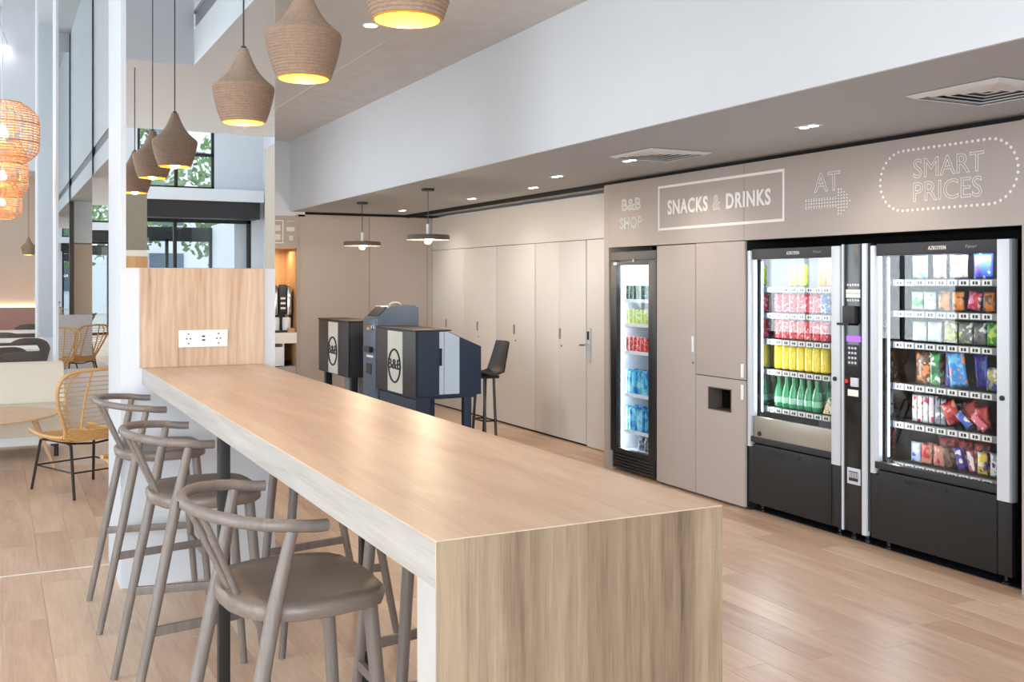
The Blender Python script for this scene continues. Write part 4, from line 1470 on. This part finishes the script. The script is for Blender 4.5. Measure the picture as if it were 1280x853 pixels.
for sx in (-1, 1):
    part('leg', MB().tube([(sx*.2, .2, .392), (sx*.215, .25, .385), (sx*.25, .325, 0)], .011, 8), M['satin'], ch)
    part('leg', MB().tube([(sx*.2, -.12, .392), (sx*.21, -.2, .38), (sx*.25, -.325, 0)], .011, 8), M['satin'], ch)
    part('stretcher', MB().tube([(sx*.235, .29, .19), (sx*.235, -.285, .19)], .007, 6), M['satin'], ch)
    part('seat_rail', MB().tube([(sx*.2, .2, .39), (sx*.2, -.15, .39)], .009, 6), M['satin'], ch)
for yy in (.285, -.28):
    part('stretcher', MB().tube([(-.235, yy, .19), (.235, yy, .19)], .007, 6), M['satin'], ch)
part('seat_rail', MB().tube([(-.2, .2, .385), (0, .2, .37), (.2, .2, .385)], .009, 6), M['satin'], ch)
part('seat_rail', MB().tube([(-.2, -.13, .388), (0, -.15, .372), (.2, -.13, .388)], .009, 6), M['satin'], ch)
clone(ch, (1.06, 7.2, 0), 'second rattan chair, hidden behind the column and seen in the far mirror', rz=2.3)
ch.location = (.61, 8.45, 0)
ch.rotation_euler = (0, 0, .42)

tb = thing('lounge_table', 'low round ash table with splayed wooden legs in front of the sofa', 'table', (-.13, 9.43, 0))
part('tabletop', MB().lathe([(.57, 0), (.605, .006), (.61, .014), (.605, .022), (0, .022)], 48, (-.13, 9.43, .478)), M['lightleg'], tb)
for a in (.25, .25+PI/2, .25+PI, .25+1.5*PI):
    c_, s_ = math.cos(a), math.sin(a)
    part('leg', MB().tube([(-.13+.42*c_, 9.43+.42*s_, .478), (-.13+.6*c_, 9.43+.6*s_, 0)], [.026, .012], 10), M['lightleg'], tb)
so_ = thing('sofa', 'cream upholstered sofa bench with high smooth back behind the round table', 'sofa', (-.8, 10.4, 0))
part('seat', B((-2.2, .56, 10.08, 10.72, .2, .45)), M['cream'], so_, .04, 60)
part('backrest', MB().add([(x, y, z) for x in (-2.2, .60) for y, z in ((10.62, .44), (10.86, .82), (10.96, .82), (10.96, .2), (10.62, .2))], [(0, 1, 2, 3, 4), (9, 8, 7, 6, 5)]+[(i, 5+i, 5+(i+1) % 5, (i+1) % 5) for i in range(5)]), M['cream'], so_, .035, 60)
part('base', B((-2.18, .55, 10.14, 10.92, .12, .2)), M['liner'], so_, .005)
for xx in (-2.1, .5):
    for yy in (10.2, 10.85):
        part('leg', MB().cyl((xx, yy, 0), .02, .12, 2, 10), M['satin'], so_)

# dark shell chairs and pale tables behind the sofa
dc = thing('shell_chair', 'dark brown shell chair directly behind the sofa back, nearest of the row', 'chair', (0, 0, 0), 'dark shell chairs')
vs, fs = [], []
nu, nv = 14, 9
for side in (0, 1):
    for j in range(nv+1):
        for i in range(nu+1):
            u_, w_ = -1+2*i/nu, j/nv
            top = .36*(1-.42*abs(u_)**2.6)
            vs.append((.275*math.sin(u_*1.25)/math.sin(1.25)*(.86+.14*w_), -.24+.19*(1-math.cos(u_*1.1))-.05*w_+side*.014, .47+w_*top))
for side in (0, 1):
    for j in range(nv):
        for i in range(nu):
            if j < 2 and i in (6, 7):
                continue
            a = side*(nu+1)*(nv+1)+j*(nu+1)+i
            fs.append((a, a+1, a+nu+2, a+nu+1))
s0 = (nu+1)*(nv+1)
for i in range(nu):
    a = nv*(nu+1)+i
    fs.append((a, a+1, s0+a+1, s0+a))
for j in range(nv):
    for i in (0, nu):
        a = j*(nu+1)+i
        fs.append((a, a+nu+1, s0+a+nu+1, s0+a))
part('backrest', MB().add(vs, fs), M['brown'], dc, smooth=60)
part('seat', MB().lathe([(.0, .43), (.2, .435), (.235, .45), (.24, .465), (.22, .47), (0, .46)], 28), M['brown'], dc, smooth=60)
for sx in (-1, 1):
    for sy in (-1, 1):
        part('leg', MB().tube([(sx*.15, sy*.15, .44), (sx*.22, sy*.22, 0)], .012, 8), M['satin'], dc)
clone(dc, (.06, 13.55, 0), 'dark shell chair second behind the sofa, at the left edge of the photo', rz=.25)
clone(dc, (.39, 15.6, 0), 'dark shell chair in the second row behind the sofa, beside the far mirror strip', rz=.1)
clone(dc, (.14, 17.4, 0), 'dark shell chair in the third row, half hidden behind the second row', rz=-.1)
clone(dc, (.52, 20.6, 0), 'small dark shell chair farthest back, before the mauve banquette', rz=.1)
dc.location = (.25, 12.6, 0)


def cafe_table(x, y, label):
    t = thing('cafe_table', label, 'table', (x, y, 0), 'pale tables behind the sofa')
    part('tabletop', B((x-.45, x+.4, y-.4, y+.4, .72, .75)), M['tabletop'], t, .008)
    part('pedestal', MB().cyl((x, y, .02), .035, .7, 2, 14), M['satin'], t)
    part('base', MB().lathe([(.24, 0), (.24, .012), (.04, .025)], 24, (x, y, 0)), M['satin'], t)


cafe_table(.1, 14.55, 'pale square table between the first and second rows of dark chairs')
cafe_table(.25, 16.6, 'pale square table before the third row of dark chairs')
cafe_table(.30, 19.4, 'pale square table farthest back, before the mauve banquette')
bq = thing('banquette', 'mauve wall banquette under a glowing strip along the far beige wall', 'bench', (-.8, 22.7, 0))
part('seat', B((-3, 1.38, 22.2, 22.8, .1, .46)), M['pinkw'], bq, .02)
part('backrest', B((-3, 1.38, 22.78, 22.97, .1, 1.07)), M['pinkw'], bq, .015)
part('led_strip', B((-3, 1.38, 22.93, 22.99, 1.08, 1.10)), M['warmled'], bq)

# cane lamps and ring lights in the hall


def cane_lamp(r, h):
    t = thing('cane_lamp', 'large woven cane lamp at the left edge, nearest of the three', 'pendant lamp', (0, 0, 0), 'woven cane lamps')

    def rad(z):
        q = abs(z/(h/2))
        return r*(1-max(0, q-.35)**2.6*1.45)
    b = MB()
    for i in range(30):
        a = 2*PI*i/30
        b.tube([(rad(z)*math.cos(a), rad(z)*math.sin(a), z) for z in [h/2*(-1+2*k_/14) for k_ in range(15)]], .0028, 4)
    for k_ in range(24):
        z = h/2*(-1+2*k_/23)
        b.tube([(rad(z)*math.cos(2*PI*i/36), rad(z)*math.sin(2*PI*i/36), z) for i in range(36)], .003 if k_ not in (0, 8, 15, 23) else .007, 4, True)
    part('woven_shade', b, M['cane'], t)
    ir = r*.72
    b = MB()
    for k_ in range(18):
        z = -h/2+.03+h*.35*k_/18
        b.tube([((ir-.004*k_)*math.cos(2*PI*i/30), (ir-.004*k_)*math.sin(2*PI*i/30), z) for i in range(30)], .0022, 4, True)
    part('inner_basket', b, M['cane'], t)
    part('bulb', MB().lathe([(0, -.05), (.03, -.04), (.042, -.01), (.03, .03), (.015, .06)], 16), emit('lamp_bulb', (255, 226, 180), 14), t, smooth=60)
    part('cord', MB().tube([(0, 0, .05), (0, 0, ZT-2.73)], .004, 6), M['silver'], t)
    d_ = bpy.data.lights.new('cane_lamp_bulb', 'POINT')
    d_.energy, d_.color, d_.shadow_soft_size = 14, (1, .72, .42), .06
    link('cane_lamp_bulb', d_, t)
    return t


cl_ = cane_lamp(.255, .46)
clone(cl_, (.07, 12.2, 2.73), 'woven cane lamp below the largest one, second of the three')
clone(cl_, (.09, 16.1, 2.72), 'woven cane lamp lowest and farthest of the three')
cl_.location = (.05, 8.65, 2.73)
for y, z, lb in ((22.3, 6.28, 'upper'), (26.5-5, 5.9, 'lower')):
    x = -.02
    t = thing('ring_light', 'white glowing ring light hanging at the upper left, %s of the two' % lb, 'pendant lamp', (x, y, z), 'ring lights in the hall')
    part('ring', MB().lathe([(.28, 0), (.29, .06), (.29, .14), (.23, .14), (.22, .06), (.22, 0), (.28, 0)], 36, (x, y, z), cap=False), emit('ring_glow', (250, 250, 255), 2.2), t)
    for a in (0, 2.1, 4.2):
        part('cord', MB().tube([(x+.25*math.cos(a), y+.25*math.sin(a), z+.14), (x, y, ZT-.02)], .004, 5), M['grey'], t)
    part('ceiling_plate', MB().cyl((x, y, ZT-.03), .1, .03, 2, 16), M['silver'], t)

# ------------------------------------------------------------------ street seen in the mirrors


def tree(x, y, h, label):
    t = thing('street_tree', label, 'tree', (x, y, -.1), 'street trees outside the entrance')
    part('trunk', MB().tube([(x, y, -.1), (x+.05, y, h*.3), (x, y+.1, h*.6)], [.16, .12, .07], 10), M['bark'], t)
    vs, fs = [], []
    for _ in range(1500):
        while True:
            p = Vector((R.uniform(-1, 1), R.uniform(-1, 1), R.uniform(-1, 1)))
            if .25 < p.length < 1:
                break
        c_ = Vector((x+p.x*h*.33, y+p.y*h*.33, h*.68+p.z*h*.36))
        a, b2 = Vector((R.gauss(0, 1), R.gauss(0, 1), R.gauss(0, 1))).normalized()*.13, Vector((R.gauss(0, 1), R.gauss(0, 1), R.gauss(0, 1))).normalized()*.1
        n_ = len(vs)
        vs += [c_-a, c_+b2, c_+a, c_-b2]
        fs.append((n_, n_+1, n_+2, n_+3))
    part('foliage', MB().add(vs, fs), M['leaf'], t, smooth=0, kind='stuff')


tree(2.6, -17, 6.5, 'green street tree seen through the entrance in the mirror')
tree(6.6, -21, 6, 'second street tree farther off, reflected in the mirror')
bd = thing('street_building', 'pale building across the street, seen in the mirror through the glazing', 'building', (1, -34, 0))
part('wall', B((-12, 14, -36, -34, -.1, 10)), M['facade'], bd)
for i in range(9):
    for j in range(3):
        part('window', B((-11+2.8*i, -9.6+2.8*i, -33.99, -33.93, 1+3*j, 2.8+3*j)), M['slate'], bd)
